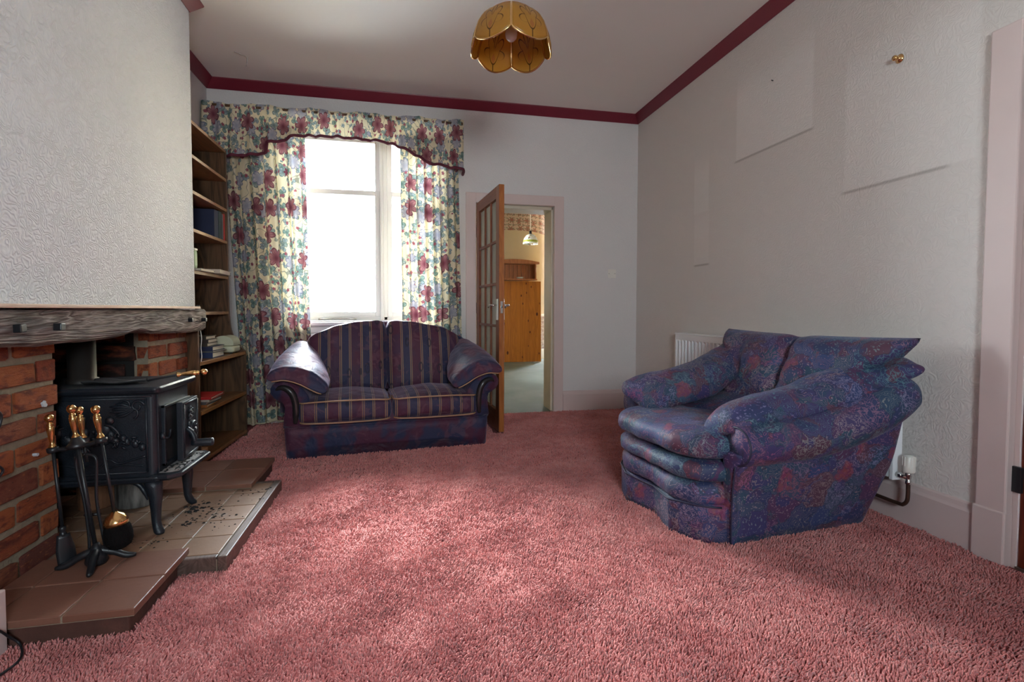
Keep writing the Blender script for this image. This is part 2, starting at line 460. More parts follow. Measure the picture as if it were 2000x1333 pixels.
def obscure_glass():
    m = Mt('reeded_obscure_glass'); o = m.co()
    h = m.ma('SINE', m.ma('MULTIPLY', m.xyz(o)[2], 900.)); n = m.bump(m.ma('ADD', h, m.noise(o, 120, 2)), .5, .003)
    m.fin((.60, .62, .57), .3, 0, n, .5)
    tr = m.nd('BsdfTranslucent'); tr.inputs[0].default_value = (.78, .80, .72, 1)
    t2 = m.nd('BsdfTransparent'); t2.inputs[0].default_value = (.8, .85, .8, 1)
    a = m.nd('MixShader'); a.inputs[0].default_value = .5; m.L.new(m.b.outputs[0], a.inputs[1]); m.L.new(tr.outputs[0], a.inputs[2])
    b = m.nd('MixShader'); b.inputs[0].default_value = .15; m.L.new(a.outputs[0], b.inputs[1]); m.L.new(t2.outputs[0], b.inputs[2])
    m.L.new(b.outputs[0], m.o.inputs[0]); return m.m


OBSC = obscure_glass()


def amber_mat():
    m = Mt('amber_floral_glass'); uv = m.co('UV'); x, y, z = m.xyz(uv)
    col = m.mix(m.noise(uv, 3, 2), (.48, .22, .03), (.60, .31, .055))
    # printed lily: radiating petals drawn as dark outlines, u across (-.5...5), v up
    dx = m.ma('SUBTRACT', x, .5); dy = m.ma('SUBTRACT', y, .36)
    r = m.ma('SQRT', m.ma('ADD', m.ma('MULTIPLY', dx, dx), m.ma('MULTIPLY', dy, dy)))
    th = m.ma('ARCTAN2', dx, dy)
    pet = m.ma('ADD', .17, m.ma('MULTIPLY', m.ma('ABSOLUTE', m.ma('COSINE', m.ma('MULTIPLY', th, 3.5))), .15))
    line = m.ma('SUBTRACT', 1., m.sm(m.ma('ABSOLUTE', m.ma('SUBTRACT', r, pet)), .008, .022))
    line = m.ma('MULTIPLY', line, m.sm(dy, -.15, -.02))
    cup = m.ma('SUBTRACT', 1., m.sm(m.ma('ABSOLUTE', m.ma('SUBTRACT', m.ma('ADD', m.ma('MULTIPLY', m.ma('MULTIPLY', dx, dx), 9.), -.20), dy)), .008, .022))
    cup = m.ma('MULTIPLY', cup, m.ma('SUBTRACT', 1., m.sm(m.ma('ABSOLUTE', dx), .14, .2)))
    stem = m.ma('MULTIPLY', m.ma('SUBTRACT', 1., m.sm(m.ma('ABSOLUTE', dx), .008, .02)), m.ma('SUBTRACT', 1., m.sm(dy, -.2, -.18)))
    rays = m.ma('MULTIPLY', m.ma('SUBTRACT', 1., m.sm(m.ma('ABSOLUTE', m.ma('SUBTRACT', m.ma('ABSOLUTE', dx), m.ma('MULTIPLY', dy, .22))), .004, .012)), m.sm(dy, .05, .1))
    ink = m.ma('MAXIMUM', m.ma('MAXIMUM', line, cup), m.ma('MAXIMUM', stem, rays))
    heart = m.ma('SUBTRACT', 1., m.sm(m.ma('ADD', m.ma('MULTIPLY', m.ma('ABSOLUTE', dx), 1.6), m.ma('ABSOLUTE', m.ma('ADD', dy, .1))), .08, .12))
    col = m.mix(m.ma('MULTIPLY', heart, .6), col, (.46, .14, .05))
    col = m.mix(m.ma('MULTIPLY', ink, .85), col, (.06, .025, .012))
    m.fin(col, .25, 0, None, .5)
    tr = m.nd('BsdfTranslucent'); m.put(tr.inputs[0], col)
    ms = m.nd('MixShader'); ms.inputs[0].default_value = .45; m.L.new(m.b.outputs[0], ms.inputs[1]); m.L.new(tr.outputs[0], ms.inputs[2])
    m.L.new(ms.outputs[0], m.o.inputs[0]); return m.m


AMBER = amber_mat()


def border_mat(name, bg_, c1, c2, sc=5.):
    m = Mt(name); uv = m.co('UV')
    col = m.mix(.0, bg_, bg_)
    for scale, off, pet, r0, amp, ci in ((sc, (0, 0, 0), 6, .30, .10, c1), (sc * 1.7, (.4, .3, 0), 3, .22, .16, c2), (sc * 2.6, (.1, .8, 0), 2, .2, .17, (.16, .19, .12))):
        q = m.vm('ADD', uv, off); v = m.voro(q, scale, 'F1', .25, '2D')
        loc = m.vm('SCALE', m.vm('SUBTRACT', q, v.outputs['Position']), float(scale)); x, y, z = m.xyz(loc); r = m.vm('LENGTH', loc)
        th = m.ma('ARCTAN2', y, x)
        e = m.ma('ADD', r0, m.ma('MULTIPLY', m.ma('COSINE', m.ma('MULTIPLY', th, float(pet))), amp))
        ins = m.sm(m.ma('SUBTRACT', e, r), 0., .05)
        vein = m.ma('MULTIPLY', m.sm(m.ma('SINE', m.ma('MULTIPLY', r, 55.)), .2, .6), .5)
        col = m.mix(ins, col, m.mix(vein, ci, bg_))
    return m.fin(col, .7)


BORDER = border_mat('floral_border_paper', (.60, .44, .33), (.33, .085, .045), (.22, .10, .07), 6.)
DADO = border_mat('floral_dado_paper', (.55, .42, .34), (.26, .09, .07), (.20, .11, .09), 11.)


def lampk_mat():
    m = Mt('painted_enamel_shade'); o = m.co(); z = m.xyz(o)[2]
    v = m.voro(o, 22.); d = v.outputs['Distance']
    pk = m.mix(m.xyz(v.outputs['Color'])[0], (.45, .08, .07), (.10, .22, .05))
    col = m.mix(m.ma('SUBTRACT', 1., m.sm(d, .22, .34)), (.80, .76, .66), pk)
    col = m.mix(m.ma('MULTIPLY', m.sm(z, .018, .024), m.ma('SUBTRACT', 1., m.sm(z, .05, .056))), col, (.36, .36, .05))
    return m.fin(col, .3)


LAMPK = lampk_mat()
BOOKS = {k: simple('cloth_' + k, c, .6, var=.12, scale=12) for k, c in dict(navy=(.012, .018, .06), brown=(.035, .022, .016), olive=(.05, .042, .03), grey=(.12, .12, .125), red=(.45, .012, .012), teal=(.008, .028, .036), blue=(.015, .03, .10), orange=(.45, .16, .03), cream=(.55, .50, .42)).items()}
PAGES = simple('paper_pages', (.62, .56, .47), .8, var=.15, scale=90)
CREAMP = simple('cream_plastic', (.62, .64, .46), .35)
GREENW = simple('pale_green_box', (.35, .48, .30), .5)


# ------------------------------------------------------------------ mesh helpers
class MB:
    def __init__(s): s.v = []; s.f = []; s.uv = {}

    def add(s, vs, fs, uvs=None):
        n = len(s.v); s.v.extend([tuple(p) for p in vs]); s.f.extend([tuple(i + n for i in f) for f in fs])
        if uvs is not None:
            for i, q in enumerate(uvs): s.uv[n + i] = q
        return s

    def box(s, x0, x1, y0, y1, z0, z1):
        if x0 > x1: x0, x1 = x1, x0
        if y0 > y1: y0, y1 = y1, y0
        if z0 > z1: z0, z1 = z1, z0
        v = [(x0, y0, z0), (x1, y0, z0), (x1, y1, z0), (x0, y1, z0), (x0, y0, z1), (x1, y0, z1), (x1, y1, z1), (x0, y1, z1)]
        return s.add(v, [(3, 2, 1, 0), (4, 5, 6, 7), (0, 1, 5, 4), (1, 2, 6, 5), (2, 3, 7, 6), (3, 0, 4, 7)])

    def prism(s, poly, axis, a, b):
        """poly: 2D points; axis 'x': (y,z); 'y': (x,z); 'z': (x,y)"""
        def P(p, t): return {'x': (t, p[0], p[1]), 'y': (p[0], t, p[1]), 'z': (p[0], p[1], t)}[axis]
        n = len(poly); v = [P(p, a) for p in poly] + [P(p, b) for p in poly]
        f = [tuple(range(n - 1, -1, -1)), tuple(range(n, 2 * n))] + [(i, (i + 1) % n, n + (i + 1) % n, n + i) for i in range(n)]
        return s.add(v, f)

    def grid(s, fn, nu, nv, uvfn=None, closed_u=False):
        v = []; uv = []; f = []
        for j in range(nv + 1):
            for i in range(nu + (0 if closed_u else 1)):
                a, b = i / nu, j / nv
                v.append(fn(a, b)); uv.append(uvfn(a, b) if uvfn else (a, b))
        w = nu if closed_u else nu + 1
        for j in range(nv):
            for i in range(nu):
                f.append((j * w + i, j * w + (i + 1) % w, (j + 1) * w + (i + 1) % w, (j + 1) * w + i))
        return s.add(v, f, uv)

    def loft(s, rings, caps=True):
        n = len(rings[0]); v = [p for r in rings for p in r]; f = []
        for j in range(len(rings) - 1):
            for i in range(n): f.append((j * n + i, j * n + (i + 1) % n, (j + 1) * n + (i + 1) % n, (j + 1) * n + i))
        if caps: f.append(tuple(range(n - 1, -1, -1))); f.append(tuple((len(rings) - 1) * n + i for i in range(n)))
        return s.add(v, f)

    def lathe(s, prof, c=(0, 0, 0), n=24, axis='z', caps=True):
        rings = []
        for r, h in prof:
            ring = []
            for i in range(n):
                a = 2 * PI * i / n; p = (r * math.cos(a), r * math.sin(a), h)
                if axis == 'x': p = (h, p[0], p[1])
                if axis == 'y': p = (p[1], h, p[0])
                ring.append((p[0] + c[0], p[1] + c[1], p[2] + c[2]))
            rings.append(ring)
        return s.loft(rings, caps)

    def tube(s, pts, r, n=8, closed=False):
        P = [Vector(p) for p in pts]; rad = r if isinstance(r, (list, tuple)) else [r] * len(P); rings = []
        m_ = len(P); nrm = None
        for i in range(m_):
            if closed: t = P[(i + 1) % m_] - P[i - 1]
            else: t = P[min(i + 1, m_ - 1)] - P[max(i - 1, 0)]
            if t.length < 1e-9: t = Vector((0, 0, 1))
            t.normalize()
            if nrm is None: nrm = t.orthogonal().normalized()
            else:
                nrm = nrm - t * nrm.dot(t)
                nrm = nrm.normalized() if nrm.length > 1e-6 else t.orthogonal().normalized()
            b = t.cross(nrm)
            rings.append([P[i] + (nrm * math.cos(2 * PI * k / n) + b * math.sin(2 * PI * k / n)) * rad[i] for k in range(n)])
        if closed: rings.append(rings[0]); return s.loft(rings, False)
        return s.loft(rings)

    def ell(s, c, r, nu=12, nv=8, fn=None):
        def F(a, b):
            th = 2 * PI * a; ph = -PI / 2 + PI * min(max(b, .02), .98)
            return (c[0] + r[0] * math.cos(ph) * math.cos(th), c[1] + r[1] * math.cos(ph) * math.sin(th), c[2] + r[2] * math.sin(ph))
        rings = [[F(i / nu, j / nv) for i in range(nu)] for j in range(nv + 1)]
        return s.loft(rings)

    def rbox(s, c, h, r, n=8, bulge=(0, 0, 0), warp=None):
        """rounded box with puffed faces. c centre, h half sizes, r corner radius"""
        h = Vector(h); c = Vector(c); idx = {}; v = []; f = []

        def P(a, b, d):
            key = (round(a, 5), round(b, 5), round(d, 5))
            if key in idx: return idx[key]
            q = Vector((a * h.x, b * h.y, d * h.z))
            k = Vector([max(-(h[i] - r), min(h[i] - r, q[i])) for i in range(3)])
            e = q - k
            if e.length > 1e-9: q = k + e.normalized() * r
            A = lambda t: 1 - t * t
            q.x += bulge[0] * math.copysign(1, a) * abs(a) * A(b) * A(d); q.y += bulge[1] * math.copysign(1, b) * abs(b) * A(a) * A(d); q.z += bulge[2] * math.copysign(1, d) * abs(d) * A(a) * A(b)
            q = q + c
            if warp: q = Vector(warp(q, (a, b, d)))
            idx[key] = len(v); v.append(q); return idx[key]
        g = [math.sin((-1 + 2 * i / n) * PI / 2) * .35 + (-1 + 2 * i / n) * .65 for i in range(n + 1)]
        for ax in range(3):
            for sg in (-1, 1):
                for i in range(n):
                    for j in range(n):
                        quad = []
                        for di, dj in ((0, 0), (1, 0), (1, 1), (0, 1)):
                            p = [0, 0, 0]; p[ax] = sg; p[(ax + 1) % 3] = g[i + di]; p[(ax + 2) % 3] = g[j + dj]
                            quad.append(P(*p))
                        if sg < 0: quad.reverse()
                        if len(set(quad)) == 4: f.append(tuple(quad))
        return s.add(v, f)

    def mesh(s, name):
        me = bpy.data.meshes.new(name); me.from_pydata([tuple(p) for p in s.v], [], s.f); me.update()
        if s.uv:
            ul = me.uv_layers.new(name='UVMap')
            for lp in me.loops: ul.data[lp.index].uv = s.uv.get(lp.vertex_index, (0, 0))
        return me

    def build(s, name, mat, parent=None, smooth=False, bevel=0., seg=2, subsurf=0, world=True, fix=True):
        me = s.mesh(name)
        if fix:
            bm = bmesh.new(); bm.from_mesh(me); bmesh.ops.recalc_face_normals(bm, faces=bm.faces); bm.to_mesh(me); bm.free()
        me.materials.append(mat)
        o = bpy.data.objects.new(name, me); COL.objects.link(o)
        if parent is not None:
            if world: me.transform(wmat(parent).inverted())
            o.parent = parent
        if smooth:
            me.polygons.foreach_set('use_smooth', [True] * len(me.polygons))
        if bevel:
            b = o.modifiers.new('bevel', 'BEVEL'); b.width = bevel; b.segments = seg; b.limit_method = 'ANGLE'; b.angle_limit = .6
        if subsurf:
            b = o.modifiers.new('subsurf', 'SUBSURF'); b.levels = subsurf; b.render_levels = subsurf
        return o


def wmat(o):
    m = Matrix.LocRotScale(o.location, o.rotation_euler, o.scale)
    return wmat(o.parent) @ m if o.parent else m


def tag(o, label=None, cat=None, group=None, kind=None):
    if label: o['label'] = label
    if cat: o['category'] = cat
    if group: o['group'] = group
    if kind: o['kind'] = kind
    return o


def thing(name, label, cat, loc=(0, 0, 0), rz=0., group=None, kind=None):
    o = bpy.data.objects.new(name, None); COL.objects.link(o); o.location = loc; o.rotation_euler = (0, 0, rz); o.empty_display_size = .05
    return tag(o, label, cat, group, kind)


def dup(o, parent=None):
    c = o.copy(); COL.objects.link(c)
    if parent is not None: c.parent = parent
    for ch in list(o.children): dup(ch, c)
    return c


def lerp(a, b, t): return a + (b - a) * t


def ipol(xs, ys, x): return float(np.interp(x, xs, ys))


def smoothpath(pts, n):
    """Catmull-Rom through pts"""
    P = [Vector(p) for p in pts]; out = []
    m_ = len(P) - 1
    for i in range(n + 1):
        t = i / n * m_; k = min(int(t), m_ - 1); u = t - k
        p0 = P[max(k - 1, 0)]; p1 = P[k]; p2 = P[k + 1]; p3 = P[min(k + 2, m_)]
        out.append(.5 * ((2 * p1) + (p2 - p0) * u + (2 * p0 - 5 * p1 + 4 * p2 - p3) * u * u + (3 * p1 - p0 - 3 * p2 + p3) * u ** 3))
    return out


def wrinkle(o, amp, scale, seed=0., stretch=(1, 1, 1)):
    me = o.data
    for v in me.vertices:
        p = Vector((v.co.x * stretch[0], v.co.y * stretch[1], v.co.z * stretch[2])) * scale + Vector((seed, seed, seed))
        v.co += v.normal * amp * mnoise.fractal(p, 1.0, 2.0, 3)


# ------------------------------------------------------------------ room shell
def struct(name, mb, mat, parent=None, **k):
    o = mb.build(name, mat, parent, **k)
    if parent is None: o['kind'] = 'structure'
    return o


YB = L_BACK; WT = .30                                   # back wall thickness
Y_F = -1.35                                             # wall behind the camera
WX0, WX1, WZ0, WZ1 = -1.15, .36, .90, 2.66              # window opening
DX0, DX1, DZ1 = .66, 1.43, 2.005                        # doorway in the back wall
struct('floor', MB().box(-2.2, 2.6, Y_F - .1, YB + .02, -.12, 0), BACKING)
struct('ceiling', MB().box(-2.2, 2.6, Y_F - .3, YB + .3, Z_CEIL, Z_CEIL + .1), CEIL)
w = MB()
w.box(-2.2, WX0, YB, YB + WT, 0, Z_CEIL); w.box(WX0, WX1, YB, YB + WT, 0, WZ0); w.box(WX0, WX1, YB, YB + WT, WZ1, Z_CEIL)
w.box(WX1, DX0, YB, YB + WT, 0, Z_CEIL); w.box(DX0, DX1, YB, YB + WT, DZ1, Z_CEIL); w.box(DX1, 3.9, YB, YB + WT, 0, 3.1)
struct('wall_back', w, WALL)
D2Y0, D2Y1 = .72, 1.50
w = MB(); w.box(X_RIGHT, X_RIGHT + .3, D2Y1, YB, 0, Z_CEIL); w.box(X_RIGHT, X_RIGHT + .3, Y_F, D2Y0, 0, Z_CEIL); w.box(X_RIGHT, X_RIGHT + .3, D2Y0, D2Y1, 2.005, Z_CEIL)
struct('wall_right', w, WALLR)
w = MB(); w.box(X_LEFT - .2, X_LEFT, Y_F, YB, 0, Z_CEIL)
struct('wall_left', w, WALL)
# wall behind the camera with a small window added for fill light
RX0, RX1, RZ0, RZ1 = -.20, .70, 1.15, 2.05
w = MB(); w.box(-2.2, RX0, Y_F - .25, Y_F, 0, Z_CEIL); w.box(RX1, 2.6, Y_F - .25, Y_F, 0, Z_CEIL); w.box(RX0, RX1, Y_F - .25, Y_F, 0, RZ0); w.box(RX0, RX1, Y_F - .25, Y_F, RZ1, Z_CEIL)
struct('wall_front', w, WALL)
# chimney breast: papered upper part, brick below
XC, YC1, YC0 = -1.30, 3.577, 1.62
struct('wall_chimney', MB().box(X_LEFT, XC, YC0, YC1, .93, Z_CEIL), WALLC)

# maroon coving: sloping band 63 mm out, 71 mm down
def coving(n, pts):
    mb = MB()
    prof = [(0, 2.855), (0, Z_CEIL), (.066, Z_CEIL), (.063, 2.922), (.006, 2.853)]
    for (x0, y0, nx0, ny0), (x1, y1, nx1, ny1) in zip(pts[:-1], pts[1:]):
        mb.loft([[(x0 + nx0 * p[0], y0 + ny0 * p[0], p[1]) for p in prof], [(x1 + nx1 * p[0], y1 + ny1 * p[0], p[1]) for p in prof]])
    struct('trim_%d' % n, mb, MAROON)


coving(1, [(X_LEFT, YB, 1, -1), (X_RIGHT, YB, -1, -1)])
coving(2, [(X_RIGHT, YB, -1, -1), (X_RIGHT, Y_F, -1, 0)])
coving(3, [(X_LEFT, YB, 1, -1), (X_LEFT, YC1, 1, 1)])
coving(4, [(X_LEFT, YC1, 1, 1), (XC, YC1, 1, 1)])
coving(5, [(XC, YC1, 1, 1), (XC, YC0, 1, -1)])


def skirting(name, poly_fn, runs):
    mb = MB()
    for r in runs: mb.loft([[poly_fn(r[0], p) for p in SK], [poly_fn(r[1], p) for p in SK]])
    struct(name, mb, PINKW)


SK = [(0, 0), (.022, 0), (.022, .165), (.016, .178), (.012, .196), (.006, .203), (0, .203)]
skirting('baseboard_back', lambda x, p: (x, YB - p[0], p[1]), [(X_LEFT, DX0 - .095), (DX1 + .095, X_RIGHT)])
skirting('baseboard_right', lambda y, p: (X_RIGHT - p[0], y, p[1]), [(YB - .02, 1.61), (D2Y0 - .11, Y_F)])
skirting('baseboard_left', lambda y, p: (X_LEFT + p[0], y, p[1]), [(YB - .02, 4.36), (YC0, Y_F)])


# door casings
def casing(n, mb): struct('trim_%d' % n, mb, PINKW, bevel=.006)


CW = .092
mb = MB(); mb.box(DX0 - CW, DX0 + .004, YB - .028, YB + .01, 0, DZ1 + CW); mb.box(DX1 - .004, DX1 + CW, YB - .028, YB + .01, 0, DZ1 + CW); mb.box(DX0, DX1, YB - .028, YB + .01, DZ1 - .004, DZ1 + CW)
casing(6, mb)
mb = MB(); mb.box(DX0 - .03, DX0 + .012, YB + .012, YB + WT, 0, DZ1); mb.box(DX1 - .015, DX1 + .03, YB + .05, YB + WT, 0, DZ1); mb.box(DX0 - .03, DX1 + .03, YB + .05, YB + WT, DZ1 - .03, DZ1 + .03)
struct('trim_7', mb, CREAMJ, bevel=.004)
mb = MB(); X = X_RIGHT
mb.box(X - .028, X + .01, D2Y1 - .004, D2Y1 + .105, 0, 2.10); mb.box(X - .028, X + .01, D2Y0 - .105, D2Y0 + .004, 0, 2.10); mb.box(X - .028, X + .01, D2Y0, D2Y1, 2.0, 2.10)
mb.box(X - .034, X + .01, D2Y1 - .006, D2Y1 + .112, 0, .215)
casing(8, mb)
mb = MB(); mb.box(X + .01, X + .16, D2Y1 - .02, D2Y1 + .01, 0, 2.0); mb.box(X + .01, X + .16, D2Y0 - .01, D2Y0 + .02, 0, 2.0); mb.box(X + .01, X + .16, D2Y0, D2Y1, 1.985, 2.01)
struct('trim_9', mb, PINKW)
d2 = thing('door_2', 'dark red varnished door in the right wall, shut', 'door', (X + .012, D2Y1 - .02, 0), kind='structure')
MB().box(X + .012, X + .056, D2Y0 + .022, D2Y1 - .024, .012, 1.983).build('leaf', DOOR2, d2, bevel=.003)
for z in (.30, 1.75): MB().box(X - .002, X + .014, D2Y1 - .034, D2Y1 - .002, z, z + .10).build('hinge', BLACKM, d2, bevel=.002)
MB().box(X + .005, X + .06, D2Y0 + .02, D2Y1 - .02, 0, .011).build('threshold', EDGING, d2)


# ------------------------------------------------------------------ the open glazed door
def glazed_door():
    hx, hy = .668, YB - .022
    ang = math.radians(-90 + 5.2)
    d = thing('door_1', 'open brown door of fifteen obscured panes beside the sofa', 'door', (hx, hy, .018), ang, kind='structure')
    W, H, T = .775, 1.975, .044
    b = lambda mb, *a, **k: mb.build(*a, world=False, **k)
    st, tr, br = .095, .095, .165
    b(MB().box(0, st, 0, T, 0, H), 'stile', DOORW, d, bevel=.003)
    b(MB().box(W - st, W, 0, T, 0, H), 'stile', DOORW, d, bevel=.003)
    b(MB().box(W - .0015, W + .0012, .002, T - .002, .002, H - .002), 'edge_strip', DOORE, d)
    b(MB().box(st, W - st, 0, T, H - tr, H), 'top_rail', DOORH, d, bevel=.003)
    b(MB().box(st, W - st, 0, T, 0, br), 'bottom_rail', DOORH, d, bevel=.003)
    iw = W - 2 * st; ih = H - tr - br; bw = .022
    xs = [st + iw * k / 3 for k in range(4)]; zs = [br + ih * k / 5 for k in range(6)]
    for k in (1, 2): b(MB().box(xs[k] - bw / 2, xs[k] + bw / 2, .004, T - .004, br, H - tr), 'glazing_bar', DOORW, d, bevel=.004)
    for k in range(1, 5): b(MB().box(st, W - st, .004, T - .004, zs[k] - bw / 2, zs[k] + bw / 2), 'glazing_bar', DOORH, d, bevel=.004)
    for i in range(3):
        for j in range(5):
            b(MB().box(xs[i] + .008, xs[i + 1] - .008, T / 2 - .003, T / 2 + .003, zs[j] + .008, zs[j + 1] - .008), 'pane', OBSC, d)
    for z in (.22, .95, 1.66): b(MB().box(-.012, .006, .0, .03, z, z + .10), 'hinge', BLACKM, d, bevel=.002)
    # handles on both faces; local y = 0 faces the window side, y = T faces the doorway
    for sgn, y0 in ((-1, 0), (1, T)):
        h = b(MB().box(W - .062, W - .022, y0, y0 + sgn * .008, .90, 1.07), 'handle_plate', ALU, d, bevel=.003)
        yy = y0 + sgn * .05
        m2 = MB().tube([(W - .042, y0, 1.02), (W - .042, yy, 1.02), (W - .06, yy + sgn * .004, 1.02), (W - .13, yy, 1.012), (W - .145, yy, 1.0)], [.008, .008, .009, .008, .006], 10)
        o = b(m2, 'lever', CHROME, h, smooth=True)
    b(MB().box(W - .001, W + .003, .012, T - .012, .955, 1.05), 'lock_plate', CHROME, d)
    b(MB().box(W + .001, W + .008, .017, T - .017, .995, 1.015), 'latch', BLACKM, d)


glazed_door()


# ------------------------------------------------------------------ window
def window():
    YW = YB + .19
    t = thing('window_1', 'white sash window glaring with daylight behind the sofa', 'window', (-.4, YW, WZ0), kind='structure')
    g = []
    mb = MB(); mb.box(WX0, WX0 + .07, YW - .03, YW + .06, WZ0, WZ1); mb.box(WX1 - .07, WX1, YW - .03, YW + .06, WZ0, WZ1); mb.box(WX0, WX1, YW - .03, YW + .06, WZ1 - .06, WZ1); mb.box(WX0, WX1, YW - .03, YW + .06, WZ0 - .01, WZ0 + .035)
    mb.build('frame', WHITEG, t, bevel=.005)
    mb = MB(); mb.box(-.215, -.185, YW - .045, YW + .06, WZ0, WZ1); mb.box(-.185, -.15, YW - .03, YW + .06, WZ0, WZ1)
    mb.build('mullion', WHITEG, t, bevel=.005)

    def sash(x0, x1, z0, z1, y, r=.045, rb=.05):
        f = MB(); f.box(x0, x0 + r, y - .02, y + .02, z0, z1); f.box(x1 - r, x1, y - .02, y + .02, z0, z1); f.box(x0 + r, x1 - r, y - .02, y + .02, z1 - r, z1); f.box(x0 + r, x1 - r, y - .02, y + .02, z0, z0 + rb)
        s_ = f.build('sash', WHITEG, t, bevel=.004)
        MB().box(x0 + r - .005, x1 - r + .005, y - .003, y + .003, z0 + rb - .005, z1 - r + .005).build('pane', GLASS, s_)
        return s_
    for x0, x1 in ((WX0 + .07, -.215), (-.15, WX1 - .07)):
        lo = sash(x0, x1, WZ0 + .03, 2.105, YW - .005)
        sash(x0, x1, 2.055, WZ1 - .06, YW + .037)
        if x0 < -.5:
            xm = -.60
            MB().tube(smoothpath([(xm - .16, YW - .025, .913), (xm - .15, YW - .055, .915), (xm, YW - .06, .918), (xm + .15, YW - .055, .915), (xm + .16, YW - .025, .913)], 16), .007, 8).build('pull_handle', CHROME, lo, smooth=True)
    # sill board and panelled apron under the window
    MB().box(WX0 - .05, WX1 + .05, YB - .05, YW - .03, WZ0 - .045, WZ0 - .012).build('sill', WHITEG, t, bevel=.01, seg=3)
    mb = MB()
    for k in range(4): mb.box(WX0 - .02, WX1 + .02, YB - .022, YB + .002, .62 + k * .058, .672 + k * .058)
    mb.build('apron', WHITEG, t, bevel=.006)
    # reveal linings
    mb = MB(); mb.box(WX0 - .012, WX0, YB - .01, YW - .03, WZ0, WZ1); mb.box(WX1, WX1 + .012, YB - .01, YW - .03, WZ0, WZ1); mb.box(WX0, WX1, YB - .01, YW - .03, WZ1, WZ1 + .012)
    mb.build('reveal', WHITEG, t)

    # unseen small window behind the camera, added and sized for fill light
    Yr = Y_F - .15
    t2 = thing('fill_window', 'small unseen window added for fill light in the wall facing the sofa', 'window', (.20, Yr, RZ0), kind='structure')
    mb = MB()
    for x in (RX0, RX1 - .06): mb.box(x, x + .06, Yr - .03, Yr + .03, RZ0, RZ1)
    mb.box(RX0, RX1, Yr - .03, Yr + .03, RZ0, RZ0 + .06); mb.box(RX0, RX1, Yr - .03, Yr + .03, RZ1 - .06, RZ1)
    mb.build('frame', WHITEG, t2)
    MB().box(RX0 + .05, RX1 - .05, Yr - .003, Yr + .003, RZ0 + .05, RZ1 - .05).build('pane', GLASS, t2)


window()


# ------------------------------------------------------------------ curtains and pelmet
def curtain(name, label, xl, xr, xlb, xrb, z0, z1, y, folds, amp, seed, u0):
    rnd = random.Random(seed)
    ph = [rnd.uniform(0, 6.28) for _ in range(4)]
    def fold(a):
        return math.sin(2 * PI * folds * a + ph[0] + 1.1 * math.sin(2 * PI * a * 1.7 + ph[1])) * .7 + .3 * math.sin(2 * PI * folds * 1.9 * a + ph[2])
    full = 1.75
    def F(a, b):
        x = lerp(lerp(xlb, xrb, a), lerp(xl, xr, a), b)
        k = amp * (1 - .25 * b)
        s = fold(a + .015 * math.sin(3 * b + ph[3]))
        x += .35 * k * math.cos(2 * PI * folds * a + ph[0])
        return (x, y + k * s, lerp(z0 + .012 * math.sin(9 * a + ph[1]), z1, b))
    t = thing(name, label, 'curtain', ((xl + xr) / 2, y, z0), group=None)
    wid = abs(xr - xl) * full
    mb = MB().grid(F, 150, 50, lambda a, b: (u0 + a * wid, b * (z1 - z0)))
    o = mb.build('cloth', FLORAL, t, smooth=True, fix=False)
    pts = [F(i / 150, 0) for i in range(151)]
    MB().tube([(p[0], p[1], p[2] - .001) for p in pts], .006, 6).build('hem', FLORAL, t, smooth=True)
    return t


curtain('curtain', 'floral curtain hanging between the bookcase and the window', -1.47, -.815, -1.335, -.775, .035, 2.52, 4.655, 6.5, .036, 3, 0.)
curtain('curtain', 'floral curtain hanging between the window and the open door', -.03, .485, -.01, .535, .04, 2.52, 4.655, 7.5, .034, 8, 1.2)


def pelmet():
    yf = 4.575
    bx = [-1.62, -1.47, -1.40, -1.26, -1.10, -1.095, -1.0, -.88, -.55, -.19, -.10, .02, .15, .27, .33, .42, .55]
    bz = [2.275, 2.26, 2.255, 2.262, 2.295, 2.375, 2.395, 2.45, 2.462, 2.452, 2.435, 2.40, 2.33, 2.275, 2.285, 2.262, 2.258]
    t = thing('pelmet', 'gathered floral pelmet with maroon edge above the window', 'pelmet', (-.52, yf, 2.26))
    def fold(x):
        return .015 * math.sin(x * 46 + 1.3 * math.sin(x * 9)) + .008 * math.sin(x * 83 + 2) + (.014 * math.exp(-((x + 1.28) / .02) ** 2) + .014 * math.exp(-((x + 1.09) / .02) ** 2) + .014 * math.exp(-((x - .27) / .015) ** 2))
    path = [(-1.605, 4.755), (-1.605, 4.66), (-1.60, 4.60), (-1.575, yf)] + [(lerp(-1.55, .50, k / 170), yf) for k in range(171)] + [(.525, yf + .012), (.537, 4.62), (.54, 4.755)]
    def F(a, b):
        k = a * (len(path) - 1); i = min(int(k), len(path) - 2); u = k - i
        x = lerp(path[i][0], path[i + 1][0], u); y = lerp(path[i][1], path[i + 1][1], u)
        z0 = ipol(bx, bz, x); zt = 2.69 + .008 * math.sin(x * 15) + (x + .5) * .004
        front = 1. if y < 4.6 else 0.
        return (x, y - front * (fold(x) * (1.15 - .6 * b) + .02 * (1 - b) ** 2 - .018 * b * b), lerp(z0, zt, b))
    NU = 260
    MB().grid(F, NU, 16, lambda a, b: (a * 3.6, F(a, b)[2])).build('valance', FLORAL, t, smooth=True, fix=False)
    MB().tube([(p[0], p[1] - .004, p[2] - .004) for p in (F(i / NU, 0) for i in range(4, NU + 1))], .013, 6).build('edge_binding', TRIM, t, smooth=True)
    MB().box(-1.59, .525, yf + .02, 4.755, 2.655, 2.675).build('board', OAKD, t)


pelmet()

